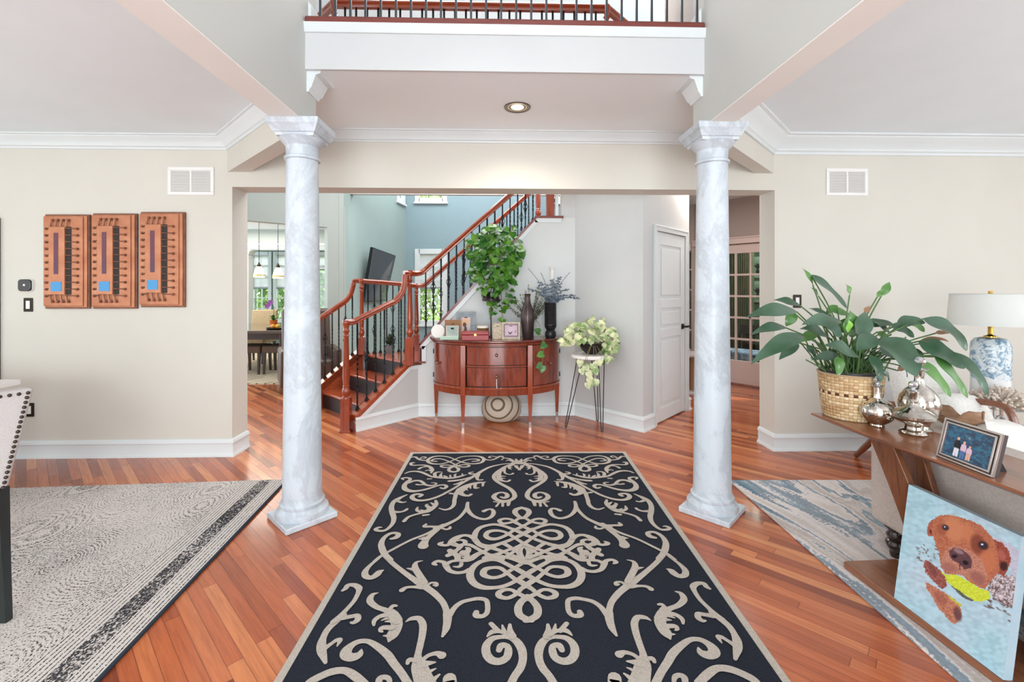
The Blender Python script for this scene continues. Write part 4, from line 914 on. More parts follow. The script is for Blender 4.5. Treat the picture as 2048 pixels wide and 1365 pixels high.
# ================================================================ RUGS
M['navy']=fabric('navy_pile',C(39,43,53),C(28,31,40),160,.95,.5); M['cream']=fabric('cream_pile',C(188,178,168),C(170,160,150),160,.95,.5)
CROPS={'A':(1030,900,.078125),'B':(1150,900,.078125),'C':(1030,1000,.092773),'D':(1190,990,.097656),'E':(1040,1100,.117188),'F':(1240,1100,.117188),'G':(1050,1205,.117188),'H':(1270,1205,.117188)}
RC=Vector((.134,2.46,0)); RU=Vector((.0192,.9998,0)).normalized(); RX=Vector((RU.y,-RU.x,0)); RW,RL=1.862/2,1.485
STROKES='''A 210,370,24 400,368,16 600,392,18 850,450,24 1050,540,28 1220,640,34 1400,740,30 1600,850,24 1800,970,22 2048,1100,22
B 512,1100,22 600,1150,24 800,1230,24 1000,1285,26 1200,1305,28 1340,1280,32 1400,1220,34 1350,1160,30 1240,1140,26 1130,1160,22 1200,1200,28
A 260,375,24 450,440,30 600,520,26 720,600,26 790,700,30 740,800,32 600,900,30 430,1000,32 330,1110,34 320,1220,34 430,1300,30 600,1325,28 760,1300,34 850,1220,36 780,1140,28 640,1105,20 520,1140,28 510,1210,34 590,1245,28 670,1220,18
C 400,40,30 430,140,22
C 540,70,20 550,150,18
C 620,80,16 690,160,16
C 420,50,22 560,70,16 730,50,12
A 470,450,24 500,560,20 480,620,18 400,650,14 330,650,14 290,625,22
A 520,500,26 630,590,34 660,680,40 640,770,36 560,810,24 450,825,20 390,790,22
A 480,700,6 610,690,24
A 500,745,6 610,740,24
A 250,400,24 340,430,26 370,490,20 310,520,8
A 290,460,8 350,470,18
A 25,430,34 60,480,26 130,535,16
A 130,345,60 230,350,44 300,370,24
A 130,330,40 170,250,12
A 225,300,26 330,240,22 450,220,14 520,190,12
A 250,330,14 350,280,18 420,300,10
A 480,180,12 560,175,26 620,200,22 700,240,20 800,270,18 900,265,18 980,240,20
A 660,195,14 740,178,12 820,180,14 850,210,16 790,222,10
A 470,210,10 530,265,12
B -136,172,18 -336,170,20 -476,190,28 -551,250,32 -486,330,26 -356,362,22 -186,365,20 14,325,18 164,265,16 300,205,16 420,175,18 600,165,20 760,190,26 870,250,30 870,320,30 760,362,24 600,370,20 450,345,18 300,300,16 150,235,16 20,190,16 -136,172,18
B -250,300,16 -400,285,24 -400,250,24 -250,240,16 -80,270,16 80,330,16 230,395,16 380,448,18 530,440,22 560,405,22 450,388,18 330,400,16 180,430,20
B 658,300,16 790,285,20 700,238,22 560,235,18 430,270,16 300,330,16 170,395,16 30,448,18 -120,440,22 -150,405,22 -50,388,18 80,400,16 220,430,20
B 204,435,22 130,480,28 150,540,26 250,565,26 360,545,28 370,490,26 290,450,24 204,425,18
B 900,270,22 1000,270,18 1100,250,20 1150,210,24 1200,180,22 1280,190,16
B 1080,240,12 1050,200,12 980,175,18 920,190,18 960,215,12 1040,225,8
B 1240,330,18 1310,335,26 1320,380,26 1250,395,18 1100,390,18 950,400,24 840,450,32 800,520,32 840,600,12
B 900,420,20 1050,440,20 1130,480,28
B 830,540,24 900,520,16 970,540,14
B 1500,610,14 1400,570,20 1250,555,24 1100,575,28 950,640,26 850,690,24 700,710,34 550,730,28 400,740,26 200,715,30 60,680,22 -60,650,8
B 600,700,30 600,640,20 560,600,10
B 740,690,24 750,620,28 680,580,20 560,580,12
B 230,700,16 240,650,20 200,620,8
B 40,680,20 50,620,8
B 470,700,30 520,660,10
B 360,700,20 360,650,8
B 850,740,16 940,745,18
A 1280,630,20 1380,630,24 1390,600,20 1300,582,12
A 1180,640,36 1220,720,28 1190,780,20 1090,775,18
A 1400,720,20 1600,770,24 1800,800,28 1940,810,28
A 1600,800,8 1700,860,22 1820,890,16
B 640,980,20 560,1000,22 490,950,28 530,910,22 650,910,20 800,950,22 1000,1010,26 1200,1050,28 1400,1060,38 1540,1010,42 1560,920,36 1480,830,34 1400,770,28 1400,730,24 1500,715,20 1590,730,22 1560,765,14
B 1450,840,30 1300,790,28 1150,790,26 1070,840,26 1020,890,26 900,915,22 790,900,18 740,870,18 780,845,14 860,845,8
B 1050,890,20 1150,900,18 1240,890,22
A 1010,830,8 1200,850,30 1400,890,40 1560,960,58 1680,1040,68 1700,1100,50 1620,1160,34 1500,1180,26 1420,1145,24
A 1080,860,24 1100,940,16
A 1280,880,24 1300,980,26 1210,980,14
A 1420,920,20 1420,1000,12
A 1540,1000,20 1500,1040,8
A 1700,1040,40 1790,1110,34 1830,1200,30 1880,1340,28
A 1860,1130,16 1950,1115,24
C 1570,30,28 1600,120,28 1680,190,24 1800,220,20 1920,185,10
C 1290,60,22 1310,130,26 1310,220,32 1230,330,26 1100,400,24 950,420,24 820,370,28 760,280,30 790,215,22 880,215,22 970,250,30
C 1310,160,26 1400,280,24 1530,400,24 1700,490,28 1870,560,36 2048,610,34
D 150,620,34 300,700,32 450,770,22 600,830,20 800,900,18 1000,990,18 1200,1090,18 1400,1190,18 1520,1260,20 1640,1350,18
F 780,80,16 900,170,18 1020,260,22 1110,360,32 1110,440,34 1020,465,32 930,420,38 870,370,34 800,340,8
D 200,650,24 400,645,22 530,640,26 490,595,16
D 250,690,34 430,830,34 540,930,40 600,1020,56 600,1050,60
D 560,900,40 680,910,6
D 190,680,18 100,710,18 20,690,22 10,655,12
D 1240,900,20 1130,870,34 1080,810,30 1150,780,24 1260,800,26 1380,880,28 1450,1000,34 1440,1120,38 1400,1220,34 1300,1330,30
F 760,60,34 650,200,28 500,340,28 330,480,32 180,590,40 60,680,36 -40,770,34 -140,900,30 -180,1030,30 -190,1150,38 -160,1300,32
G 1430,200,40 1450,330,34 1480,450,32 1560,590,12
E 1490,1130,30 1380,990,26 1250,900,24 1100,860,22 950,840,24 830,870,24 815,970,24 840,1080,24 920,1140,24 1030,1130,30 1020,1070,26
F 130,560,34 220,400,36 260,300,34 230,220,20 120,190,6
F 270,330,30 400,310,6
F 180,640,34 330,635,18 450,645,20 530,690,28
E 1800,600,20 1720,560,14 1640,570,18 1640,610,18 1690,600,10
D 810,0,12 950,60,30 1080,130,34 1150,240,34 1150,360,36 1130,460,34 1160,570,28 1250,670,24 1360,730,22 1480,730,24 1530,700,24 1460,665,20 1400,665,10
D 1040,110,30 930,150,20 850,140,14
D 1120,350,34 980,350,20 880,320,22 840,290,20
B 1530,1150,10 1650,1200,22 1750,1260,28
D 240,120,18 230,190,28 300,260,36 420,330,44 540,370,24 700,410,20 840,460,22 930,540,26
D 360,280,40 440,210,20 400,190,10
D 280,200,30 350,160,6
D 560,350,24 640,310,24 620,250,12
D 420,410,18 520,420,22
D 500,330,24 560,300,8
F 1530,680,16 1470,640,26 1430,590,24 1320,590,28 1250,640,32 1270,720,24 1360,860,22 1500,1000,22 1620,1110,26 1750,1210,28
H 1300,190,26 1450,300,32 1600,430,30 1690,560,28 1740,680,36 1750,800,36 1730,900,26 1710,1000,14
H 1330,250,28 1180,225,24 1080,215,26 1080,280,28 1150,330,22 1200,330,12
H 1710,760,28 1580,680,18 1480,620,20 1420,620,22 1480,720,6
F 940,725,6 1040,760,24 1090,860,32 1000,960,28 850,1020,28 740,1080,44 670,1200,46
H 500,150,40 430,320,50 460,440,50 540,560,46 600,650,10
H 560,200,30 700,230,24 800,300,22 820,380,12
H 540,240,24 680,290,6
H 480,300,30 620,320,6
H 520,430,28 680,430,24 720,480,18 690,500,10
H 560,560,24 680,560,6
H 520,120,20 460,60,20 400,60,14
H 270,325,6 180,275,22 60,265,28 10,310,30 -10,400,32 23,560,30 83,740,28 143,920,30 140,1080,60 100,1280,70 60,1450,80
H 170,1000,20 290,980,20 330,1040,16
G 1980,1010,20 1850,910,18 1700,870,22 1610,905,36
G 1970,1060,40 1740,1030,8
G 1950,1260,20 1850,1180,16 1740,1130,6
G 1920,1420,24 1800,1320,20 1690,1240,8
H 350,1400,30 450,1200,30 560,1030,32 650,880,34 800,740,30 950,650,24 1100,650,26 1230,710,32 1330,800,44 1350,880,44 1250,920,40 1130,870,34 1080,790,8
H 1080,1400,30 1250,1240,34 1400,1150,30 1600,1160,34 1800,1230,34 2000,1330,34 2100,1420,30
H 660,1400,14 680,1290,20 760,1260,22 840,1300,26 860,1420,20
G 1530,1420,50 1530,1310,50
G 520,1450,32 420,1280,30 300,1130,32 240,980,32 240,820,36 310,680,34 420,610,26 560,600,22 720,630,28 830,740,34 850,880,36 780,990,36 650,1020,34 520,960,32 470,850,32 480,760,26 580,750,30 630,830,24
G 370,600,34 400,500,26 390,400,14
G 500,520,24 520,400,8
G 600,510,24 710,380,22
G 400,570,30 560,510,20 700,510,26 800,590,8
E 115,810,28 230,900,34 300,1010,36 290,1130,36 190,1200,34 100,1222,32
E 690,170,34 850,210,30 980,300,34 1050,430,40 1010,560,38 880,640,34 700,655,26 500,630,26 300,550,26 115,440,28 -40,350,26
E 690,170,34 540,190,28 400,260,28 250,350,28 100,450,26 -40,540,24
E 115,230,26 260,310,24 420,400,24 480,440,24 620,480,24 740,470,28 820,420,36 780,340,34 650,310,24 520,320,26 420,400,24 280,520,26 115,630,26 0,700,24
E 0,920,24 115,850,26 200,800,26 280,760,26 380,700,22 500,700,24 600,750,30 590,810,30 470,840,24 350,800,24 280,750,24 200,680,24 115,610,24 0,540,24
E 1050,340,30 1150,380,24 1280,390,24 1390,350,28 1440,260,34 1470,210,26 1570,190,22 1640,230,26 1600,255,14
E 1440,250,28 1330,200,22 1230,190,24 1080,170,22 900,80,20 780,30,20
E 1170,200,20 1180,260,22 1230,290,20 1310,285,10
E 115,230,40 250,180,30 400,140,28 640,110,36 770,150,30
C 1620,1060,24 1740,1130,40 1800,1090,34
C 1740,1150,36 1860,1205,30
C 1740,1150,34 1660,1230,34 1660,1310,34
C 1560,1180,40 1450,1150,34 1400,1070,32 1450,1035,12
C 1520,1150,44 1450,1200,34 1480,1260,22 1560,1250,8
C 1620,1070,28 1560,1000,36
C 1250,840,36 1350,790,28 1480,780,26 1620,830,40 1720,900,46 1820,980,26 1920,990,24 2000,960,30 1930,920,12
C 1700,960,40 1600,990,30 1480,960,28 1450,900,26 1540,870,18 1600,890,10
C 1480,970,28 1350,990,26 1220,1060,24 1080,1150,26 920,1230,30 700,1310,28
C 1080,1140,24 1200,1190,22 1350,1290,22 1480,1320,22 1640,1310,24
C 1250,830,38 1190,700,34 1080,610,30 900,560,26 740,550,26 560,590,26 400,655,26 220,745,26 0,850,24
C 1250,830,38 1160,960,36 1000,1020,44 850,1000,34 650,940,28 480,880,26 300,800,26 100,700,26 -40,640,24
C 0,510,24 200,600,24 380,680,24 500,755,26 640,820,26 780,860,30 920,850,32 990,790,32 930,710,32 780,680,28 620,700,24 500,755,26 350,860,24 200,960,26 0,1060,24
C 0,680,24 200,570,24 330,480,24 430,430,24 560,420,24 660,460,28 600,520,26 460,510,24 330,470,24 230,410,24
C 150,190,30 270,230,36 300,300,36 220,390,30 120,420,24
C 190,990,24 290,1080,32 310,1180,36 250,1300,28
C 200,960,26 380,1060,26 550,1100,24 700,1160,24 940,1240,34
C 850,1010,36 1000,1080,26 1080,1140,26
C 640,950,30 500,1040,26 350,1150,26
C 900,1040,32 680,1120,26 500,1200,26 300,1280,24
C 300,1060,20 420,1130,22 560,1220,24 700,1290,24'''
def rug_local(p): v=p-RC; return (v.dot(RX),v.dot(RU))
rb=MB(); zt=.0135
rb.mat(0).box(-RW,-RL,0,RW,RL,zt-.0015)
bw=.03
rb.mat(1)
for x0,y0,x1,y1 in ((-RW,-RL,-RW+bw,RL),(RW-bw,-RL,RW,RL),(-RW+bw,RL-bw,RW-bw,RL),(-RW+bw,-RL,RW-bw,-RL+bw)): rb.box(x0,y0,zt-.002,x1,y1,zt+.0008)
def ribbon(b,pts,z):
    P=cr(pts,5); vs=[];L_=len(P); z_0=z
    for i,p in enumerate(P):
        a=P[max(i-1,0)];c=P[min(i+1,L_-1)]; d=Vector((c[0]-a[0],c[1]-a[1])); d=d.normalized() if d.length>1e-7 else Vector((1,0)); n=Vector((-d.y,d.x))*max(p[2],.004)*.5; z=z_0+5e-4*i/L_
        vs+=[(p[0]+n.x,p[1]+n.y,z),(p[0]-n.x,p[1]-n.y,z)]
    fs=[(2*i,2*i+1,2*i+3,2*i+2) for i in range(L_-1)]
    b.add(vs,fs)
    for e in (0,-1):                        # rounded ends
        p=P[e]; r=max(p[2],.004)*.5
        b.add([(p[0]+r*math.cos(k*PI/5),p[1]+r*math.sin(k*PI/5),z-8e-5) for k in range(10)],[tuple(range(10))])
k_=0
for ln in STROKES.split('\n'):
    c=ln.split(); ox,oy,sc=CROPS[c[0]]; pts=[]
    for t_ in c[1:]:
        x,y,w_=map(float,t_.split(',')); q=rug_local(F(ox+x*sc,oy+y*sc,.012)); pts.append([q[0],q[1],w_*.00098])
    for s_ in (1,-1):
        k_+=1; ribbon(rb,[[p[0]*s_,p[1],p[2]] for p in pts],zt+.0004+((k_*7)%29)*1.3e-4)
        if min(p[1] for p in pts)>.86: ribbon(rb,[[p[0]*s_,-p[1],p[2]] for p in pts],zt+.0004+((k_*7)%29)*1.3e-4)
o=rb.build('rug',['navy','cream'],smooth=0); o.location=RC; o.rotation_euler=(0,0,-math.atan2(RU.x,RU.y))
tag(o,'large navy rug with cream scrollwork and knot medallion between the two marble columns','rug')
# dining rug --------------------------------------------------
def dining_rug():
    m=mat('dining_rug_wool',C(205,196,190),.95,spec=.1); n=N(m); co=n.coord()
    s=n.n('ShaderNodeSeparateXYZ'); n.l(co,s.inputs[0]); x,y=s.outputs[0],s.outputs[1]
    big=n.noise(n.coord((1,1,1)),1.3,0,.4,.2)
    vo=n.n('ShaderNodeTexVoronoi'); vo.inputs['Scale'].default_value=1.0; n.l(n.coord((2.6,1.7,1),(0,0,.5)),vo.inputs['Vector']); big=n.math('ADD',n.math('MULTIPLY',vo.outputs['Distance'],.75),n.math('MULTIPLY',big,.25))
    rings=n.math('SINE',n.math('ADD',n.math('MULTIPLY',big,260),n.math('MULTIPLY',n.noise(n.coord((1,1,1),loc=(9,2,0)),7,2),9))); 
    fine=n.noise(n.coord((1,1,1)),130,3,.75); patch=n.noise(n.coord(loc=(4,2,0)),2.2,2)
    k=n.math('ADD',n.math('MULTIPLY',rings,.42),n.math('MULTIPLY',n.math('SUBTRACT',fine,.5),7.5))
    th=n.math('SUBTRACT',1.10,n.math('MULTIPLY',patch,1.2)); field=n.math('GREATER_THAN',k,th)
    # border: distance from the right edge (local x = 0 at the edge, negative inside)
    dist=n.math('MULTIPLY',x,-1.0)
    stripes=n.math('GREATER_THAN',n.math('ADD',n.math('SINE',n.math('MULTIPLY',dist,330)),n.math('MULTIPLY',n.math('SUBTRACT',fine,.5),3.2)),.75)
    dense=n.math('GREATER_THAN',n.math('ADD',n.noise(n.coord((1,.6,1)),120,3,.8),n.math('MULTIPLY',patch,.25)),.60)
    inb=n.math('LESS_THAN',dist,.30); ind=n.math('MULTIPLY',n.math('GREATER_THAN',dist,.11),n.math('LESS_THAN',dist,.20))
    bord=n.mix(ind,stripes,dense); v=n.mix(inb,field,bord)
    edge=n.math('LESS_THAN',dist,.013)
    c=n.mix(v,C(214,206,200),C(62,60,64)); c=n.mix(edge,c,C(58,64,74)); n.l(c,n.b.inputs['Base Color']); n.bump(fine,.8,.006); return m
M['drug']=dining_rug()
o=MB().prism([(0,0),(-4.4,.08),(-4.4,-3.1),(0,-3.1)],0,.014).build('rug','drug',bevel=.004,smooth=30)
o.location=(-1.572,3.43,0); o.rotation_euler=(0,0,math.radians(4.0)); tag(o,'cream wool rug flecked with black loops and a striped black border, in the dining room','rug')
# living rug ---------------------------------------------------
def blue_rug():
    m=mat('abstract_rug',C(210,200,196),.9,spec=.15); n=N(m)
    w=n.noise(n.coord((1.5,.42,1),(0,0,-.62)),1.0,5,.5,1.9); f=n.noise(n.coord((1,1,1)),60,3,.7); v=n.noise(n.coord((2.6,.6,1),(0,0,-.62),(3,1,0)),1.3,6,.62,1.2)
    a=n.math('ADD',w,n.math('MULTIPLY',n.math('SUBTRACT',f,.5),.10))
    c=n.ramp(a,[(.30,C(176,162,154)),(.38,C(204,194,188)),(.435,C(228,220,218)),(.45,C(84,112,132)),(.49,C(120,148,164)),(.505,C(230,222,220)),(.56,C(176,162,154)),(.60,C(218,210,206)),(.615,C(96,126,146)),(.66,C(140,164,178)),(.675,C(230,224,220)),(.74,C(190,178,170))])
    c2=n.ramp(v,[(.40,(0,0,0,1)),(.5,(1,1,1,1))]); c=n.mix(n.math('MULTIPLY',c2,.25),c,C(214,206,202)); n.l(c,n.b.inputs['Base Color']); n.bump(f,.5,.004); return m
M['lrug']=blue_rug()
o=MB().box(0,-3.4,0,3.6,0,.013).build('rug','lrug',bevel=.004,smooth=30); o.location=(1.70,3.325,0); o.rotation_euler=(0,0,math.radians(-1.2))
tag(o,'abstract blue, grey and cream rug with swirling bands under the walnut sofa table','rug')
# ================================================================ LEFT WALL
M['copper']=noisy('hammered_copper',C(200,138,104),C(176,110,78),9,.42,metal=.35,bump=.3); M['copperd']=noisy('copper_dark',C(150,98,74),C(118,74,54),14,.45,metal=.3); M['shadowbox']=mat('oxidised_black',C(40,30,26),.6)
M['tape']=mat('blue_tape',C(86,160,215),.7); M['strip']=noisy('red_blue_strip',C(120,62,70),C(86,70,96),6,.6)
def panel_art(b4,label,lean):
    p0=D(b4[0],b4[3],WY-.03); p1=D(b4[2],b4[1],WY-.03); w=p1.x-p0.x; h=p1.z-p0.z
    t=thing('copper_wall_panel',label,'wall art',((p0.x+p1.x)/2,WY-.002,(p0.z+p1.z)/2),0,'copper relief panels on the left wall'); t.rotation_euler=(0,lean,0)
    W,Hh=w/2,h/2
    MB().box(-W,-.02,-Hh,W,0,Hh).build('backboard','copperd',t,bevel=.003)
    MB().box(-W+.012,-.028,-Hh+.012,W-.012,-.02,Hh-.012).box(-W+.002,-.036,-Hh+.022,W-.04,-.028,Hh-.018).build('copper_sheet','copper',t,bevel=.006)
    MB().box(-W*.69,-.05,-Hh*.70,W*.03,-.036,Hh*.73).build('centre_plate','copper',t,bevel=.003)
    MB().box(W*.05,-.039,-Hh*.70,W*.27,-.036,Hh*.73).build('dark_recess','shadowbox',t)
    MB().box(-W*.45,-.0515,-Hh*.27,-W*.25,-.05,Hh*.60).build('colour_strip','strip',t,smooth=0)
    MB().box(-W*.58,-.0525,-Hh*.63,-W*.11,-.05,-Hh*.43).build('blue_square','tape',t,smooth=0)
    b=MB()
    def pin(x0,z0,x1,z1):
        b.tube([(x0,-.045,z0),((x0+x1)/2,-.048,(z0+z1)/2),(x1,-.042,z1)],[.005,.0035,.006],6).sph((x1,-.042,z1),.011,6)
    for i in range(11):
        z=Hh*.70-i*(Hh*1.42/10); pin(W*.05,z,W*.55,z-.004); pin(-W*.70,z,-W*.84,z-.004)
    for i in range(4):
        x=-W*.62+i*W*.24; pin(x,Hh*.73,x+.012,Hh*.87); pin(x,-Hh*.70,x+.012,-Hh*.85)
    b.build('pins','copperd',t)
panel_art((88,429,177,618),'hammered copper relief panel with a blue square, leftmost of the three on the wall',0)
panel_art((184,427,272,618),'hammered copper relief panel with a blue square, middle of the three on the wall',0)
panel_art((280,424,368,615),'hammered copper relief panel with a blue square, rightmost of the three, nearest the air vent',0)
M['blackgl']=mat('black_glass',C(24,26,28),.1)
q=D(56,571,WY); t=thing('thermostat','black rounded smart thermostat on the left wall above the light switch','thermostat',(q.x,WY-.001,q.z))
def rsq(w,h,r,n=5): 
    P=[]
    for cx_,cy_,a0 in ((w-r,h-r,0),(-w+r,h-r,PI/2),(-w+r,-h+r,PI),(w-r,-h+r,1.5*PI)):
        for k in range(n+1): a=a0+k*PI/2/n; P.append((cx_+r*math.cos(a),cy_+r*math.sin(a)))
    return P
MB().frame((0,0,0),(1,0,0),(0,0,1),(0,-1,0),rsq(.052,.05,.022),0,.014).build('base','white',t)
MB().frame((-.004,0,0),(1,0,0),(0,0,1),(0,-1,0),rsq(.052,.05,.024),.012,.028).build('face','blackgl',t,bevel=.004)
MB().box(-.012,-.0286,-.006,.004,-.028,.010).build('display','white',t)
def switch(px,py,label,name='light_switch',cat='switch',h=.058,w=.037):
    q=D(px,py,WY); t=thing(name,label,cat,(q.x,WY-.001,q.z))
    MB().frame((0,0,0),(1,0,0),(0,0,1),(0,-1,0),rsq(w,h,.004,2),0,.006).build('cover_plate','bronze',t,bevel=.002)
    MB().box(-.016,-.0085,-.034,.016,-.006,.034).build('rocker' if cat=='switch' else 'socket','white',t,bevel=.002)
switch(57.5,610,'bronze plate light switch with white rocker beneath the thermostat')
switch(1594,603,'bronze plate light switch on the right wall behind the large plant')
switch(60,820,'bronze plate wall socket low on the left wall beside the nailhead chair','wall_socket','socket')
# dark framed piece at the very left
q0=D(-60,760,WY); q1=D(2,436,WY); t=thing('framed_mirror','dark wood framed mirror at the left edge of the wall','mirror',((q0.x+q1.x)/2,WY-.002,(q0.z+q1.z)/2)); w=(q1.x-q0.x)/2; h=(q1.z-q0.z)/2
b=MB(); 
for x0,x1,z0,z1 in ((-w,-w+.05,-h,h),(w-.05,w,-h,h),(-w+.05,w-.05,-h,-h+.05),(-w+.05,w-.05,h-.05,h)): b.box(x0,-.03,z0,x1,0,z1)
b.build('frame','espresso',t,bevel=.004); MB().box(-w+.05,-.008,-h+.05,w-.05,-.004,h-.05).build('mirror_glass','chrome',t,smooth=0)
# ================================================================ HALF ROUND CABINET
def mah(name,axis,c1=C(150,66,42),c2=C(84,32,22),sc=2.2): return wood(name,c1,c2,axis,sc,.2,.6,7)
M['mahv']=mah('mahogany_veneer',2); M['mahh']=mah('mahogany_top',0,C(116,50,36),C(72,28,20)); M['mahleg']=mah('mahogany_leg',2,C(164,74,40),C(120,46,26)); M['mahdark']=mat('mahogany_shadow',C(58,22,16),.3)
M['knob']=mat('antique_knob',C(140,112,96),.35,.8); M['ferrule']=mat('steel_ferrule',C(200,196,192),.25,.9)
cbx=-.03; cby=5.105
cb=thing('demilune_cabinet','mahogany half round cabinet with two drawers and curved doors against the stair wall','cabinet',(cbx,cby,0))
def ell(a,rx,ry): return (rx*math.cos(a),-ry*math.sin(a))
RX_,RY_=.70,.475
def arc(rx,ry,a0,a1,n=40): return [ell(a0+(a1-a0)*i/n,rx,ry) for i in range(n+1)]
top=lambda rx,ry:arc(rx,ry,PI,0,64)
MB().prism(top(.745,.52),.875,.902).build('top','mahh',cb,bevel=.009,seg=3)
MB().prism(top(.725,.50),.852,.875).build('top_moulding','mahv',cb,bevel=.006)
MB().prism(top(RX_-.012,RY_-.012),.40,.852).build('carcass','mahdark',cb)
MB().prism(top(RX_+.008,RY_+.008),.395,.42).build('base_moulding','mahleg',cb,bevel=.005)
b=MB(); n=150; b.prism(top(RX_-.008,RY_-.008),.335,.395)
for i in range(n+1):
    a=PI*i/n; x,y=ell(a,RX_-.004,RY_-.004); b.box(x-.0035,y-.004,.338,x+.0035,y+.004,.392)
b.build('fluted_apron','mahleg',cb)
fx_=.345; aL=math.acos(-fx_/RX_)  # angle where the front posts stand
def front(a0,a1,z0,z1,t,name,m,lab=None):
    P=arc(RX_-.012,RY_-.012,a0,a1,24)+arc(RX_+t,RY_+t,a0,a1,24)[::-1]
    return MB().prism(P,z0,z1).build(name,m,cb,bevel=.002,label=lab)
aR=PI-aL; pa=.035
ld=front(PI-.035,aL+.06,.425,.845,.0,'door','mahv'); rd=front(aR-.06,.035,.425,.845,.0,'door','mahv')
M['dline']=mat('drawer_cock_bead',C(150,66,40),.3)
front(aL-.055,aR+.055,.84,.852,.002,'drawer_rail','mahleg'); front(aL-.055,aR+.055,.628,.642,.002,'drawer_rail','mahleg')
d1_=front(aL-.065,aR+.065,.65,.832,.0,'drawer','mahv'); d2_=front(aL-.065,aR+.065,.432,.622,.0,'drawer','mahv')
def knob(par,a,z,rx=RX_,ry=RY_):
    x,y=ell(a,rx,ry); nx_2=math.cos(a)/rx; ny_=-math.sin(a)/ry; l=math.hypot(nx_2,ny_); nx_2/=l; ny_/=l
    b=MB(); b.tube([(x,y,z),(x+nx_2*.014,y+ny_*.014,z)],.006,8).sph((x+nx_2*.024,y+ny_*.024,z),.016,10); b.build('knob','knob',par)
knob(d1_,PI/2,.755); knob(d2_,PI/2,.54); knob(ld,math.acos(-.615/RX_),.64); knob(rd,math.acos(.555/RX_),.64)
b=MB(); b.tube([(0,-RY_-.012,.515),(.0,-RY_-.016,.46),(.003,-RY_-.014,.42)],.0035,6); b.build('tassel','white',cb)
for sx in (-1,1):
    a=math.acos(sx*fx_/RX_); x,y=ell(a,RX_,RY_)
    b=MB(); b.box(x-.026,y-.03,.335,x+.026,y+.02,.85)
    q=[(.026,.335),(.014,.06)]
    def leg(x,y,zt_,w0,w1,par,dy=0):
        b=MB(); b.add([(x-w1,y-w1+dy,.055),(x+w1,y-w1+dy,.055),(x+w1,y+w1+dy,.055),(x-w1,y+w1+dy,.055),(x-w0,y-w0,zt_),(x+w0,y-w0,zt_),(x+w0,y+w0,zt_),(x-w0,y+w0,zt_)],[(3,2,1,0),(4,5,6,7),(0,1,5,4),(1,2,6,5),(2,3,7,6),(3,0,4,7)])
        lg=b.build('leg','mahleg',par,bevel=.002)
        MB().add([(x-w1*.75,y-w1*.75+dy,0),(x+w1*.75,y-w1*.75+dy,0),(x+w1*.75,y+w1*.75+dy,0),(x-w1*.75,y+w1*.75+dy,0),(x-w1-.001,y-w1+dy-.001,.056),(x+w1+.001,y-w1+dy-.001,.056),(x+w1+.001,y+w1+dy+.001,.056),(x-w1-.001,y+w1+dy+.001,.056)],[(3,2,1,0),(4,5,6,7),(0,1,5,4),(1,2,6,5),(2,3,7,6),(3,0,4,7)]).build('ferrule','ferrule',lg)
    b.build('front_post','mahleg',cb,bevel=.003)
    leg(x,y-.004,.335,.026,.014,cb,-.0)
    leg(sx*.67,-.035,.335,.024,.014,cb)
    for z in (.48,.74): MB().box(sx*.70-.006,-.05,z-.025,sx*.70+.006,-.03,z+.025).build('hinge','black',cb)
# ---------------------------------------------------------------- things on and around the cabinet
CT=.902
def onc(px,py_,Y): q=D(px,py_,Y); return q.x
M['plaster']=mat('white_plaster',C(240,236,232),.6); M['silver']=noisy('weathered_grey_wood',C(150,158,164),C(120,128,136),20,.6)
q=D(876,653,4.90); t=thing('wall_plaque','round white ceramic disc leaning at the left end of the cabinet','ornament',(q.x,4.9,CT))
MB().frame((0,0,.073),(1,0,0),(0,.12,.99),(0,-1,.12),[(.073*math.cos(k*PI/20),.073*math.sin(k*PI/20)) for k in range(40)],-.006,.006).build('disc','plaster',t,bevel=.004)
MB().box(-.03,-.005,0,.03,.03,.02).build('stand','white',t)
def pframe(name,label,cat,px0,px1,ptop,Y,fm,pic,fw=.02,lean=.1,depth=.014,z0=None,rz=0,extra=None):
    a=D(px0,ptop,Y); b_=D(px1,ptop,Y); z0=CT if z0 is None else z0; w=(b_.x-a.x)/2; h=a.z-z0
    t=thing(name,label,cat,((a.x+b_.x)/2,Y,z0),rz)
    ux=Vector((1,0,0)); uy=Vector((0,lean,1)).normalized(); uz=Vector((0,-1,lean)).normalized()
    b=MB()
    for x0,x1,y0,y1 in ((-w,-w+fw,0,h),(w-fw,w,0,h),(-w+fw,w-fw,0,fw),(-w+fw,w-fw,h-fw,h)): b.frame((0,0,0),ux,uy,uz,[(x0,y0),(x1,y0),(x1,y1),(x0,y1)],-depth,depth*.3)
    b.build('frame',fm,t,bevel=.002)
    MB().frame((0,0,0),ux,uy,uz,[(-w+fw,fw),(w-fw,fw),(w-fw,h-fw),(-w+fw,h-fw)],-depth,-.002).build('picture',pic,t,smooth=0)
    MB().frame((0,0,0),ux,Vector((0,-.42,1)).normalized(),Vector((0,1,.42)).normalized(),[(-.02,-.0),(.02,-.0),(.015,h*.7),(-.015,h*.7)],h*.36,h*.36+.004).build('easel','black',t)
    return t,w,h,ux,uy,uz
M['photoA']=noisy('photo_portrait',C(226,160,80),C(170,190,220),9,.4); M['kraft']=mat('kraft_card',C(190,146,112),.8); M['mint']=mat('mint_box',C(178,204,186),.6); M['mintp']=noisy('mint_card',C(222,232,226),C(190,214,206),10,.6)
t,w,h,ux,uy,uz=pframe('photo_frame','weathered grey photo frame with a small portrait, behind the red box','photo frame',912,951,624,4.93,'silver','silver',.028)
MB().frame((0,0,0),ux,uy,uz,[(-w*.45,h*.2),(w*.45,h*.2),(w*.45,h*.78),(-w*.45,h*.78)],-.001,.001).build('photo','photoA',t,smooth=0)
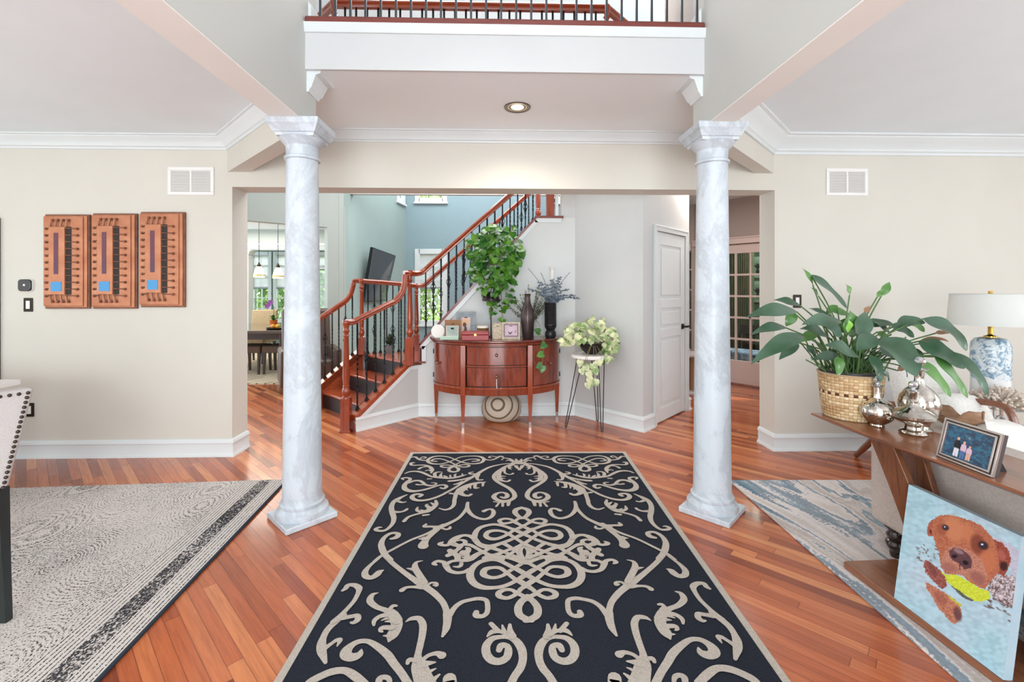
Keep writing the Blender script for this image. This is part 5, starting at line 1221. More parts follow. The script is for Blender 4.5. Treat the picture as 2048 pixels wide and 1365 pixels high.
b=MB(); b.frame((0,0,0),ux,uy,uz,[(-w*.2,h*.2),(w*.12,h*.2),(w*.08,h*.42),(-w*.15,h*.42)],.001,.003).frame((0,0,0),ux,uy,uz,[(-w*.12+.0*k+.02*math.cos(k*.63),h*.5+.024*math.sin(k*.63)) for k in range(10)],.001,.003).build('portrait_figure',mat('portrait_brown',C(92,62,52),.6),t,smooth=0)
pframe('greeting_card','kraft brown card standing behind the mint box at the left of the cabinet','card',889,922,640,4.84,'kraft','kraft',.004,.08,.002)
pframe('greeting_card','pale mint picture card standing on top of the mint box','card',892,917,652,4.76,'white','mintp',.004,.15,.002,z0=CT+.032)
q=D(899,676,4.74); tag(MB().box(-.095,-.04,0,.095,.04,.031).build('gift_box','mint',bevel=.002),'flat mint green box at the left of the cabinet top','box').location=(q.x,4.76,CT)
M['redbox']=mat('red_lacquer',C(150,22,28),.4,coat=.1)
q=D(951,670,4.70); t=thing('keepsake_box','glossy red lacquer box with a brass clasp on the cabinet','box',(q.x,4.72,CT))
MB().box(-.137,-.07,0,.137,.07,.056).build('box_body','redbox',t,bevel=.004); MB().box(-.138,-.071,.058,.138,.071,.088).build('lid','redbox',t,bevel=.005)
MB().box(-.012,-.075,.045,.012,-.07,.07).build('clasp','brass',t,bevel=.002)
M['amber']=mat('candle_amber_glass',C(120,92,56),.12,coat=.6); M['wax']=mat('candle_lid',C(238,230,218),.5)
q=D(966,660,4.90); t=thing('candle_jar','amber glass candle jar with a white lid behind the red box','candle',(q.x,4.9,CT))
MB().lathe([(.05,0),(.055,.005),(.062,.105),(.06,.108),(0,.108)],n=32).build('jar','amber',t); MB().lathe([(.062,.108),(.065,.11),(.065,.128),(.06,.132),(0,.132)],n=32).build('lid','wax',t)
MB().lathe([(.0575,.025),(.0625,.07)],n=12).build('label','wax',t) if False else MB().box(-.022,-.0625,.03,.022,-.055,.075).build('paper_label','wax',t)
M['script']=noisy('script_paper',C(214,200,178),C(168,152,130),55,.7,detail=6); M['purplef']=noisy('plum_frame',C(112,78,88),C(92,62,72),20,.4); M['pinkp']=noisy('pink_print',C(214,190,200),C(196,168,184),16,.6)
pframe('photo_frame','cream block printed with script left of the plum frame','photo frame',984.5,1006,646,4.76,'script','script',.004,.08,.02)
t,w,h,ux,uy,uz=pframe('photo_frame','plum frame with a pink print of a small dark bird shape, beside the brown vase','photo frame',1004,1040,645,4.73,'script','pinkp',.022,.08,.014)
b=MB()
for x0,x1,y0,y1 in ((-w+.018,-w+.028,.03,h-.018),(w-.028,w-.018,.03,h-.018),(-w+.028,w-.028,.03,.04),(-w+.028,w-.028,h-.028,h-.018)): b.frame((0,0,0),ux,uy,uz,[(x0,y0),(x1,y0),(x1,y1),(x0,y1)],.0,.008)
b.build('inner_frame','purplef',t)
b=MB(); b.frame((-.005,0,0),ux,uy,uz,[(-.03,.085),(-.018,.07),(-.012,.055),(.005,.055),(.012,.07),(.022,.088),(.008,.08),(-.004,.068),(-.015,.08)],-.001,.001); b.build('bird_silhouette','black',t,smooth=0)
b=MB(); b.frame((.04,0,0),ux,uy,uz,[(0,.09),(.012,.09),(.012,.096),(0,.096)],-.001,.0015).frame((.04,0,0),ux,uy,uz,[(.004,.07),(.009,.07),(.009,.09),(.004,.09)],-.001,.0015).build('lettering','purplef',t,smooth=0)
M['vase']=mat('bronze_brown_glaze',C(74,60,60),.28,.5); M['vaseb']=mat('black_ribbed_glaze',C(40,40,44),.3,.3)
q=D(1055,670,4.80); t=thing('bottle_vase','dark brown bottle shaped vase with a narrow neck on the cabinet','vase',(q.x,4.8,CT))
MB().lathe([(.0,0),(.044,0),(.052,.01),(.062,.10),(.072,.18),(.074,.235),(.066,.29),(.05,.335),(.036,.375),(.029,.41),(.029,.445),(.034,.47),(.036,.475),(.031,.475),(.025,.44),(.0,.44)],n=40).build('vase_body','vase',t)
q=D(1101,668,4.90); BVx=q.x; t=thing('ribbed_vase','tall black ribbed vase holding dusty blue eucalyptus on the cabinet','vase',(q.x,4.9,CT))
pr=[(0,0),(.05,0),(.06,.02),(.06,.055),(.05,.075),(.042,.083),(.05,.093),(.062,.115),(.066,.14)]
for i in range(24): z=.145+i*.0095; pr+=[(.066,z),(.0625,z+.005)]
pr+=[(.068,.375),(.064,.378),(.06,.36),(0,.34)]
MB().lathe(pr,n=40).build('vase_body','vaseb',t)
# eucalyptus
M['euc']=noisy('eucalyptus_blue',C(78,92,108),C(112,126,138),14,.6); M['eucd']=mat('eucalyptus_stem',C(72,66,62),.7)
et=thing('eucalyptus_stems','dusty blue grey eucalyptus branches standing in the black ribbed vase','foliage',(BVx,4.9,CT+.34))
rnd=random.Random(11); b=MB(); bs=MB()
tips=[((1056,537),1),((1082,546),1),((1105,560),0),((1119,556),0),((1140,545),1),((1157,598),0),((1135,580),0),((1075,575),0),((1060,580),0),((1090,590),0),((1125,600),0),((1112,572),0),((1148,592),0)]
O=Vector((BVx,4.9,CT+.34))
for (px,py),thin in tips:
    Yd=4.9+rnd.uniform(-.12,.12); e=D(px,py,Yd)-O; m_=e*.5+Vector((0,0,.05)); path=cr([[0,0,.0],list(m_),list(e)],8); bs.tube(path,.0022,5)
    for i in range(3,len(path)):
        p=Vector(path[i]); f=i/len(path); s_=(.010 if thin and f>.5 else .029)*(1.2-.5*f)
        if i%2 and not thin: continue
        for sd in (-1,1):
            a=rnd.uniform(0,6.28); d=Vector((sd*math.cos(a*.2),math.sin(a),.35*rnd.uniform(-1,1))).normalized()
            leafmesh(b,tuple(p),tuple(p+d*s_*1.5),s_*(.9 if not(thin and f>.5) else .35),up=(rnd.uniform(-.5,.5),-1,.4),n=4,arch=.1)
bs.build('stems','eucd',et); b.build('leaves','euc',et,smooth=60)
# olive bush behind the brown vase
M['olive']=noisy('olive_leaf',C(132,142,96),C(92,104,70),18,.7); 
t=thing('dried_bush','bushy olive green dried stems behind the brown bottle vase','foliage',(D(1062,650,5.0).x,5.02,CT)); rnd=random.Random(4); b=MB(); bs=MB()
MB().lathe([(0,0),(.03,0),(.034,.12),(.028,.17),(0,.17)],n=20).build('vase','vaseb',t)
for k in range(46):
    a=rnd.uniform(-1.25,1.1); Ln=rnd.uniform(.22,.44); e=Vector((math.sin(a)*Ln*.72,rnd.uniform(-.09,.04),.12+math.cos(a)*Ln)); path=cr([[0,0,.12],list(e*.5+Vector((0,0,.08))),list(e)],5); bs.tube(path,.0015,4)
    for i in range(3,len(path)):
        for q_ in range(3):
            d=Vector((rnd.uniform(-1,1),rnd.uniform(-1,1),rnd.uniform(-.6,1))).normalized(); p=Vector(path[i]); leafmesh(b,tuple(p),tuple(p+d*.026),.011,n=3,arch=.1)
bs.build('stems','eucd',t); b.build('leaves','olive',t,smooth=60)
# white candlestick behind the eucalyptus
q=D(1104,600,5.06); t=thing('candlestick','slender white turned candlestick behind the eucalyptus','candlestick',(q.x,5.06,CT)); hh=D(1104,534,5.06).z-CT
MB().lathe([(0,0),(.05,0),(.05,.01),(.02,.03),(.014,.06),(.02,.10),(.014,.14),(.016,hh*.6),(.012,hh*.64),(.02,hh*.68),(.016,hh*.72),(.018,hh-.03),(.034,hh-.012),(.036,hh-.004),(.02,hh),(0,hh)],n=24).build('stem','plaster',t)
# lamp with a dark dome
M['domeblk']=mat('dark_dome',C(52,42,44),.25,.7)
q=D(982,602,4.98); t=thing('table_lamp','slim table lamp with a dark dome shade under the trailing pothos','lamp',(q.x,4.98,CT)); zt=q.z-CT
pr=[(.098*math.cos(k*PI/2/10),zt+.10*math.sin(k*PI/2/10)) for k in range(11)]
MB().lathe([(.095,zt-.003)]+pr+[(.0,zt+.1)],n=36).build('lamp_shade','domeblk',t)
MB().lathe([(0,0),(.06,0),(.06,.008),(.012,.014),(.006,.02),(.006,zt+.08)],n=20).build('base','black',t)
# pothos cascading from the stair curb
M['pothos']=noisy('pothos_leaf',C(36,92,22),C(98,148,44),9,.28,lo=.42,hi=.66); M['vine']=mat('vine_stem',C(128,110,62),.6)
pc=D(978,548,5.17); pz=ZA+.04+(pc.x-XA)*(ZB-ZA)/(XB-XA)
pt_=thing('pothos_plant','large trailing pothos with glossy green leaves hanging in front of the stair balusters','plant',(pc.x,5.2,pz-.02))
MB().lathe([(.0,0),(.075,0),(.095,.13),(.1,.135),(.09,.135),(0,.12)],n=24).build('pot','potgrey',pt_)
rnd=random.Random(21); b=MB(); bs=MB(); PO=Vector(pt_.location)
def heart(b,p,d,s,up):   # heart shaped leaf: stalk at p, tip along d
    d=d.normalized(); sd=d.cross(up); sd=sd.normalized() if sd.length>1e-5 else Vector((1,0,0)); nn=sd.cross(d).normalized()
    prof=[(-.16,.0,.26),(0,.0,.44),(.18,0,.5),(.4,0,.46),(.62,0,.34),(.82,0,.17),(1.0,0,.01)]
    vs=[]
    for f,_,w in prof:
        mid=-.06 if f>=0 else 0; bend=-.22*max(0,f)**2
        vs+=[p+d*(f*s)-sd*(w*s)+nn*(bend*s+.05*s),p+d*((f if f>=0 else 0)*s)+nn*((bend-.03)*s),p+d*(f*s)+sd*(w*s)+nn*(bend*s+.05*s)]
    n=len(prof); fs=[]
    for i in range(n-1): k=i*3; fs+=[(k,k+1,k+4,k+3),(k+1,k+2,k+5,k+4)]
    b.add(vs,fs)
# clump outline in the picture, filled with leaves at varied depth
poly=[(985,447),(1003,456),(1030,450),(1030,470),(1045,500),(1040,520),(1034,540),(1020,552),(1030,562),(1025,585),(1030,602),(1005,618),(998,630),(1010,640),(990,640),(983,625),(975,600),(958,585),(950,560),(940,545),(945,530),(938,510),(936,490),(940,475),(962,462)]
def inside(x,y,P):
    c=False
    for i in range(len(P)):
        (x1,y1),(x2,y2)=P[i],P[i-1]
        if (y1>y)!=(y2>y) and x<(x2-x1)*(y-y1)/(y2-y1)+x1: c=not c
    return c
n_=0
while n_<430:
    x=rnd.uniform(934,1047); y=rnd.uniform(446,642)
    if not inside(x,y,poly): continue
    n_+=1; Yd=rnd.uniform(4.86,5.10) if n_>90 else rnd.uniform(5.0,5.28)
    if y>590: Yd=rnd.uniform(4.9,5.0)
    p=D(x,y,Yd)-PO; s_=rnd.uniform(.045,.085)*(1.08 if y<560 else .85)
    d=Vector((rnd.uniform(-.7,.7)+(x-988)/110,-.35+rnd.uniform(-.3,.3),rnd.uniform(-1.1,.1)))
    heart(b,p,d,s_,Vector((rnd.uniform(-.4,.4),-.9,.9)))
for (x,y),(x2,y2) in (((985,520),(980,640)),((1000,540),(1005,635)),((990,560),(1022,600)),((970,520),(950,560)),((990,500),(1035,500)),((980,500),(985,450)),((1000,500),(1028,455))):
    p0=D(x,y,5.05)-PO; p1=D(x2,y2,4.95)-PO; bs.tube(cr([[0,0,.12],list(p0),list((p0+p1)/2+Vector((0,-.03,.02))),list(p1)],6),.0035,5)
bs.build('vines','vine',pt_); b.build('leaves','pothos',pt_,smooth=60)
# single cutting hanging over the cabinet edge
t=thing('pothos_cutting','short pothos vine with four leaves trailing over the right door of the cabinet','plant',(D(1079,660,4.74).x,4.74,CT)); O=Vector(t.location); b=MB(); bs=MB()
pathp=[(1071,640,4.80),(1079,650,4.76),(1082,672,4.70),(1088,690,4.64),(1086,710,4.62),(1083,735,4.62)]
pts=[list(D(x,y,Yd)-O) for x,y,Yd in pathp]
P_=cr(pts,5); bs.tube(P_,.0028,5); bs.build('vine','vine',t)
for (x,y,Yd,dx,dz) in ((1087,688,4.63,-.6,-.5),(1082,708,4.62,-1,-.3),(1080,730,4.62,-1,-.4),(1082,733,4.61,-.3,-1),(1076,665,4.72,-.6,.3)):
    heart(b,D(x+4,y,Yd-.01)-O,Vector((dx,-.3,dz)),.075,Vector((0,-1,.3)))
b.build('leaves','pothos',t,smooth=60)
# pouf under the cabinet
def pouf_mat():
    m=mat('pouf_knit',C(196,184,164),.95,spec=.1); n=N(m); co=n.coord((1,1,1)); 
    w=n.n('ShaderNodeTexWave',wave_type='RINGS',rings_direction='SPHERICAL'); w.inputs['Scale'].default_value=3.6; w.inputs['Distortion'].default_value=2.0; w.inputs['Detail'].default_value=1.0; w.inputs['Detail Scale'].default_value=.8
    n.l(n.coord((1,1,1),(0,0,0),(.05,.2,-.22)),w.inputs[0]); k=n.math('LESS_THAN',w.outputs[1],.13)
    n.l(n.mix(k,C(198,186,168),C(112,98,82)),n.b.inputs['Base Color']); n.bump(n.noise(co,110,3),.6,.004); return m
M['pouf']=pouf_mat()
q=F(1003,850); o=MB().lathe([(0.0,0),(.12,.0),(.185,.03),(.212,.09),(.215,.15),(.20,.215),(.165,.265),(.11,.30),(.05,.315),(0,.317)],n=48,sy=.75).build('pouf','pouf',smooth=60); o.location=(q.x+.0,q.y+.16,0)
tag(o,'round beige floor pouf with brown ring pattern beneath the half round cabinet','pouf')
# ---------------------------------------------------------------- plant stand with hairpin legs
M['paleoak']=wood('pale_wood',C(226,206,190),C(206,182,164),0,3,.4,.1); 
A1=F(1132,857); A2=F(1204,866); A3=F(1195,845); cen=D(1181,708,4.62)
psz=.765; ps=thing('plant_stand','small round white topped plant stand on black hairpin legs beside the cabinet','plant stand',(cen.x,4.62,0))
PSO=Vector(ps.location)
MB().cyl((0,0,psz-.035),.2,.035,48).build('top','plaster',ps,bevel=.008,seg=3)
for A_,dx in ((A1,(-.11,-.03)),(A2,(.09,-.10)),(A3,(.06,.10))):
    a=A_-PSO; a.z=.004; b=MB(); s1=Vector((dx[0]-.03,dx[1],psz-.035)); s2=Vector((dx[0]+.03,dx[1]+.01,psz-.035)); 
    b.tube([s1,a+Vector((-.008,0,.02)),a+Vector((-.004,0,.004)),a+Vector((.004,0,.004)),a+Vector((.008,0,.02)),s2],.0045,8)
    b.box(dx[0]-.045,dx[1]-.02,psz-.039,dx[0]+.045,dx[1]+.03,psz-.035); b.build('leg','black',ps)
vp=thing('variegated_pothos','pale variegated pothos in a black bowl on the hairpin plant stand','plant',(cen.x+.01,4.62,psz)); VO=Vector(vp.location)
MB().lathe([(.0,0),(.05,0),(.10,.045),(.125,.10),(.128,.115),(.118,.115),(0,.1)],n=32).build('bowl','black',vp)
M['varieg']=noisy('variegated_leaf',C(222,222,178),C(134,164,98),12,.45,lo=.44,hi=.6,detail=6)
poly2=[(1190,637),(1215,650),(1232,668),(1238,690),(1225,705),(1215,722),(1205,725),(1188,712),(1172,700),(1160,690),(1148,705),(1133,690),(1125,680),(1135,660),(1155,645),(1175,640)]
rnd=random.Random(31); b=MB(); bs=MB(); n_=0
while n_<230:
    x=rnd.uniform(1120,1243); y=rnd.uniform(636,722)
    if not inside(x,y,poly2): continue
    n_+=1; p=D(x,y,rnd.uniform(4.48,4.78))-VO
    if abs(x-1176)<28 and y>682: continue
    heart(b,p,Vector((rnd.uniform(-.6,.6)+(x-1181)/80,-.4+rnd.uniform(-.4,.4),rnd.uniform(-.9,.4))),rnd.uniform(.045,.08),Vector((rnd.uniform(-.4,.4),-.8,.9)))
for x,y,Yd in ((1160,725,4.44),(1170,735,4.42),(1162,742,4.42),(1176,748,4.42),(1185,732,4.42),(1190,742,4.42),(1178,760,4.42),(1186,764,4.42),(1192,765,4.42),(1174,770,4.42),(1200,722,4.43),(1215,718,4.44),(1195,725,4.43)):
    heart(b,D(x,y-4,Yd)-VO,Vector((rnd.uniform(-.6,.6),-.3,-1)),rnd.uniform(.06,.085),Vector((rnd.uniform(-.3,.3),-1,.3)))
for x,y in ((1170,768),(1186,765),(1195,740),(1210,718),(1165,745)):
    p1=D(x,y,4.43)-VO; bs.tube(cr([[0,-.05,.11],[p1.x*.4,-.15,.08],[p1.x*.8,-.19,-.04],list(p1)],6),.0025,5)
bs.build('vines','vine',vp); b.build('leaves','varieg',vp,smooth=60)
# ================================================================ RIGHT SIDE : LIVING ROOM
TZ=.76; TX0=1.675; TX1=2.02; TY0=.75
tipp=F(1622,826,TZ); TY1=tipp.y; ang=math.radians(-.6)
TX0=tipp.x; TX1=TX0+.37
tb_=thing('sofa_table','walnut sofa table with crossed plank legs and a low shelf in front of the sofa','table',(TX0,TY1,0),math.radians(2.3))
Ln=1.62; W=.34
# top: bevelled underside, pointed far end edge
b=MB(); sec=[(0,-.010),(0,0),(W,0),(W,-.010),(W-.05,-.036),(.05,-.036)]
b.frame((0,0,TZ),(1,0,0),(0,0,1),(0,-1,0),sec,0.0,Ln)
o=b.build('tabletop','walnut',tb_,bevel=.002)
for v in o.data.vertices:
    if v.co.z<TZ-.03 and v.co.y>-.01: v.co.y-=.09
    if v.co.z<TZ-.03 and v.co.y<-Ln+.01: v.co.y+=.09
sh=F(1686,1130,.05); sy=sh.y-TY1+.03; sx=.055
MB().box(sx,-Ln-.1,.0145,W-.0,sy,.05).build('lower_shelf','walnut',tb_,bevel=.006)
def plank(xa,xb,y0,y1,w0,w1,t,bow):
    N_=12; vs=[]
    z0,z1=TZ-.03,.045
    for i in range(N_+1):
        f=i/N_; y=y0+(y1-y0)*f+bow*4*f*(1-f); z=z0+(z1-z0)*f; w=(w0+(w1-w0)*f)/2; x=xa+(xb-xa)*f
        vs+=[(x,y-w,z),(x+t,y-w,z),(x+t,y+w,z),(x,y+w,z)]
    fs=[(3,2,1,0),tuple(range(4*N_,4*N_+4))]
    for i in range(N_):
        for k in range(4): fs.append((i*4+k,i*4+(k+1)%4,(i+1)*4+(k+1)%4,(i+1)*4+k))
    MB().add(vs,fs).build('leg','walnutd',tb_,bevel=.003,smooth=30)
for xa,xb in ((.13,.19),(W-.075,W-.12)):
    plank(xa,xb,-.27,-.52,.13,.12,.03,-.02); plank(xa,xb,-1.22,-.90,.13,.12,.03,.02)
# ------------------------------------------------ dog canvas (a painted picture, built as coloured canvas)
import numpy as np
sz=.053
BLc=F(1788,1196,sz); BRc=F(2006,1361,sz)
wv=(BRc-BLc); cwid=wv.length; wv=wv.normalized(); outn=Vector((wv.y,-wv.x,0))   # outn away from the sofa?
if outn.x>0: outn=-outn
chh=.508; lean=.07
upv=(Vector((0,0,1))*chh-outn*lean).normalized()
dc=thing('dog_canvas','canvas painting of a brown dog swimming with a yellow ball under the walnut tabletop','painting',tuple(BLc))
thk=.036; fn=wv.cross(upv).normalized(); fn=fn if fn.dot(outn)>0 else -fn
P0=-fn*0; 
def hom(src,dst):
    A=[];B=[]
    for (x,y),(u,v) in zip(src,dst):
        A.append([x,y,1,0,0,0,-u*x,-u*y]);B.append(u); A.append([0,0,0,x,y,1,-v*x,-v*y]);B.append(v)
    h=np.linalg.solve(np.array(A,float),np.array(B,float)); return np.append(h,1).reshape(3,3)
Hm=hom([(0,0),(1,0),(1,1),(0,1)],[(30,800),(760,1350),(885,370),(128,32)])
nu,nv=170,210
uu,vv=np.meshgrid(np.linspace(0,1,nu+1),np.linspace(0,1,nv+1))
den=Hm[2,0]*uu+Hm[2,1]*vv+1; X=(Hm[0,0]*uu+Hm[0,1]*vv+Hm[0,2])/den; Y_=(Hm[1,0]*uu+Hm[1,1]*vv+Hm[1,2])/den
rng=np.random.RandomState(2)
def vn(x,y,s,seed):            # smooth value noise
    r=np.random.RandomState(seed); T=r.rand(64,64); x=x/s; y=y/s; xi=np.floor(x).astype(int); yi=np.floor(y).astype(int); fx=x-xi; fy=y-yi
    fx=fx*fx*(3-2*fx); fy=fy*fy*(3-2*fy); g=lambda a,b:T[a%64,b%64]
    return (g(xi,yi)*(1-fx)+g(xi+1,yi)*fx)*(1-fy)+(g(xi,yi+1)*(1-fx)+g(xi+1,yi+1)*fx)*fy
img=np.zeros(X.shape+(3,)); 
streak=vn(X*.5+Y_*.4,Y_-X*.45,18,3); 
img[:]=np.array([176,206,220]); img+=((streak-.5)*26)[...,None]; img[...,0]-= (vn(X,Y_,220,4)-.5)*22
def pin(P,wob=6):
    x=X+(vn(X,Y_,9,7)-.5)*wob*2; y=Y_+(vn(X,Y_,9,8)-.5)*wob*2; c=np.zeros(X.shape,bool)
    for i in range(len(P)):
        (x1,y1),(x2,y2)=P[i],P[i-1]
        if y1==y2: continue
        c^=((y1>y)!=(y2>y))&(x<(x2-x1)*(y-y1)/(y2-y1)+x1)
    return c
def put(mask,c,a=1.0,nz=0,s=7,seed=9):
    f=(vn(X*1.0,Y_,s,seed)-.5)*nz; img[mask]=img[mask]*(1-a)+(np.array(c)+f[mask][...,None])*a
def soft(cx,cy,rx,ry,c,a,rot=0):
    ca,sa=math.cos(rot),math.sin(rot); x=(X-cx)*ca+(Y_-cy)*sa; y=-(X-cx)*sa+(Y_-cy)*ca
    k=np.clip(1.25-np.sqrt((x/rx)**2+(y/ry)**2),0,1); k=np.clip(k*2,0,1)*a; img[:]=img*(1-k[...,None])+np.array(c)*k[...,None]
put(pin([(690,372),(800,420),(890,480),(890,640),(820,640),(800,520),(740,430)],8),(196,186,204),.8,30)
m_=pin([(680,655),(740,620),(830,640),(900,640),(900,800),(860,870),(790,850),(700,800),(650,740)],16)
put(m_,(170,140,140),.75,120,10,11); put(m_&(vn(X,Y_,9,12)>.62),(92,66,62),.8); put(m_&(vn(X,Y_,9,13)>.66),(225,220,235),.8)
for k in range(60):
    r=np.random.RandomState(100+k); cx=640+r.rand()*260; cy=800+r.rand()*220*(cx-560)/340; 
    if r.rand()<.6: soft(cx,cy,10+14*r.rand(),4,(96,76,76),.8,.5)
for k in range(34):
    r=np.random.RandomState(200+k); soft(180+r.rand()*150,420+r.rand()*140,8,4,(110,80,76),.7,.7)
put(pin([(262,292),(292,262),(328,258),(315,310),(300,382),(256,380),(250,330)],3),(170,90,72),1,30); soft(281,348,14,16,(60,30,30),.9)
put(pin([(690,390),(760,420),(800,470),(815,530),(800,575),(772,648),(722,622),(735,560),(712,480)],4),(150,74,60),1,40); soft(765,575,26,30,(52,26,26),.9); soft(752,500,22,40,(184,104,96),.7,-.4)
put(pin([(300,262),(330,240),(400,232),(470,246),(540,268),(610,298),(662,350),(702,400),(720,460),(732,540),(737,610),(702,652),(662,700),(640,732),(600,722),(540,692),(490,642),(420,636),(372,632),(342,592),(335,540),(328,490),(305,430),(290,380),(276,330)],4),(178,106,78),1,40,6)
soft(430,330,60,90,(206,134,96),.8,-.35); soft(530,360,40,80,(204,128,90),.7,-.5); soft(590,430,46,70,(122,60,46),.85,-.3); soft(350,330,34,40,(150,80,60),.7); soft(660,540,60,80,(196,116,80),.7)
put(pin([(395,455),(450,440),(540,470),(620,540),(650,620),(655,700),(600,715),(500,642),(420,632),(356,606),(345,540),(365,490)],5),(188,130,112),.85,60,5)
soft(400,590,50,30,(160,100,92),.8,.3); soft(590,660,60,36,(150,92,86),.8,.7)
put(pin([(398,482),(425,457),(480,464),(532,500),(553,545),(546,592),(500,602),(468,562),(430,546),(402,515)],2),(96,62,68),1,16); soft(462,480,36,14,(160,132,140),.8,.4); soft(434,514,17,12,(28,16,20),1); soft(508,556,20,14,(28,16,20),1,.4); soft(470,580,4,30,(60,36,40),.8)
for cx,cy,rx,ry in ((373,320,24,18),(627,436,36,27)):
    soft(cx,cy,rx,ry,(66,36,34),1,.4); soft(cx,cy,rx*.62,ry*.7,(46,44,60),1,.4); soft(cx-rx*.2,cy-ry*.25,rx*.22,ry*.22,(235,240,250),1)
put(pin([(410,712),(440,718),(500,775),(565,812),(545,820),(480,785)],3),(80,78,64),.9)
put(pin([(340,612),(380,640),(430,635),(490,655),(540,690),(600,727),(662,745),(678,790),(620,822),(560,810),(500,770),(430,722),(385,690),(365,650)],4),(204,216,62),1,26,9)
put(pin([(230,540),(262,545),(330,600),(372,660),(384,720),(352,742),(300,692),(252,642),(226,590)],7),(150,86,78),1,60); soft(290,610,20,50,(110,60,58),.6,-.5)
put(pin([(238,690),(300,720),(380,770),(432,800),(472,860),(486,920),(440,978),(400,950),(360,902),(330,880),(290,800),(248,740)],6),(186,120,96),1,60); soft(455,905,24,50,(92,60,66),.8,-.3); soft(340,800,30,60,(150,84,74),.6,-.6)
put(pin([(392,776),(486,846),(478,856),(400,800)],2),(196,190,60),1)
img=np.clip(img,0,255)/255; lin=np.where(img<=.04045,img/12.92,((img+.055)/1.055)**2.4)
me=bpy.data.meshes.new('painted_canvas'); vs=[]
for j in range(nv+1):
    for i in range(nu+1): p=wv*(cwid*i/nu)+upv*(chh*j/nv); vs.append(tuple(p))
fs=[(j*(nu+1)+i,j*(nu+1)+i+1,(j+1)*(nu+1)+i+1,(j+1)*(nu+1)+i) for j in range(nv) for i in range(nu)]
me.from_pydata(vs,[],fs); ca_=me.color_attributes.new('paint','FLOAT_COLOR','POINT'); buf=np.ones((len(vs),4),np.float32); buf[:,:3]=lin.reshape(-1,3); ca_.data.foreach_set('color',buf.ravel())
m=mat('dog_painting',(1,1,1,1),.6,spec=.3); n=N(m); at=n.n('ShaderNodeAttribute',attribute_name='paint'); n.l(at.outputs[0],n.b.inputs['Base Color']); me.materials.append(m)
o=bpy.data.objects.new('painted_canvas',me); COL.objects.link(o); o.parent=dc; 
M['canvas_side']=noisy('canvas_side',C(170,200,216),C(196,212,222),12,.7)
Q=[Vector((0,0,0)),wv*cwid,wv*cwid+upv*chh,upv*chh]
vs=[q-fn*.0005 for q in Q]+[q-fn*thk for q in Q]
MB().add(vs,[(0,1,2,3),(7,6,5,4),(0,4,5,1),(1,5,6,2),(2,6,7,3),(3,7,4,0)]).build('stretcher_frame','canvas_side',dc,smooth=0)
# ------------------------------------------------ basket and peace lily
M['weave']=None
def weave():
    m=mat('woven_bamboo',C(208,176,130),.55,spec=.3); n=N(m); t=n.n('ShaderNodeUVMap'); s=n.n('ShaderNodeSeparateXYZ'); n.l(t.outputs[0],s.inputs[0])
    u=n.math('MULTIPLY',s.outputs[0],44); v=n.math('MULTIPLY',s.outputs[1],15)
    iu=n.math('FLOOR',u); iv=n.math('FLOOR',v); par=n.math('MODULO',n.math('ADD',iu,iv),2.0)
    cv=n.n('ShaderNodeCombineXYZ'); n.l(n.math('FLOOR',n.math('DIVIDE',n.math('ADD',iu,iv),2.0)),cv.inputs[0]); n.l(iv,cv.inputs[1]); wn=n.n('ShaderNodeTexWhiteNoise',noise_dimensions='2D'); n.l(cv.outputs[0],wn.inputs[0])
    c=n.ramp(wn.outputs[0],[(0,C(184,146,104)),(.5,C(212,182,138)),(1,C(228,204,166))])
    c=n.mix(n.math('MULTIPLY',par,.22),c,C(150,112,74))
    fv=n.math('FRACT',v); fu=n.math('FRACT',u); e1=n.math('LESS_THAN',n.math('MINIMUM',fv,n.math('SUBTRACT',1.0,fv)),.07); e2=n.math('MULTIPLY',par,n.math('LESS_THAN',n.math('MINIMUM',fu,n.math('SUBTRACT',1.0,fu)),.09))
    c=n.mix(n.math('MULTIPLY',n.math('MAXIMUM',e1,e2),.5),c,C(112,80,52))
    band=n.math('MULTIPLY',n.math('COMPARE',iv,8.0,.1),par); c=n.mix(band,c,C(92,56,42)); n.l(c,n.b.inputs['Base Color'])
    h=n.math('ADD',n.math('SINE',n.math('MULTIPLY',fu,PI)),n.math('MULTIPLY',n.math('SINE',n.math('MULTIPLY',fv,PI)),1.0)); n.bump(h,.6,.004); return m
M['weave']=weave()
bc_=D(1705,830,2.32); BX=bc_.x; BY=2.335
bk=thing('woven_basket','round woven bamboo basket with a dark checker band holding the large leafy plant','basket',(BX,BY,TZ+.001))
def lathe_uv(prof,mat_,name,parent,n=64):
    me=bpy.data.meshes.new(name); vs=[];fs=[];uv=[]
    for r,z in prof: vs+=[(r*math.cos(2*PI*k/n),r*math.sin(2*PI*k/n),z) for k in range(n)]
    for i in range(len(prof)-1):
        for k in range(n): fs.append((i*n+k,i*n+(k+1)%n,(i+1)*n+(k+1)%n,(i+1)*n+k)); uv+=[(k/n,i),((k+1)/n,i),((k+1)/n,i+1),(k/n,i+1)]
    me.from_pydata(vs,[],fs); l=me.uv_layers.new(name='UVMap'); zm=[p[1] for p in prof]; H0=zm[-1]
    for j,(a,bb) in enumerate(uv): l.data[j].uv=(a,zm[int(bb)]/H0)
    me.materials.append(mat_); me.shade_smooth(); o=bpy.data.objects.new(name,me); COL.objects.link(o); o.parent=parent; return o
bh=.232
lathe_uv([(.118,0),(.126,.02),(.133,.08),(.139,.15),(.143,.20),(.145,bh)],M['weave'],'basket_body',bk)
MB().lathe([(.0,0.004),(.116,.004),(.118,.001),(.0,.001)],n=40).build('basket_base','weave',bk)
MB().lathe([(.141,bh-.008),(.147,bh-.008),(.149,bh-.002),(.146,bh+.003),(.141,bh+.001)],n=48).build('rim','weave',bk)
M['liner']=mat('black_nursery_pot',C(34,36,40),.5)
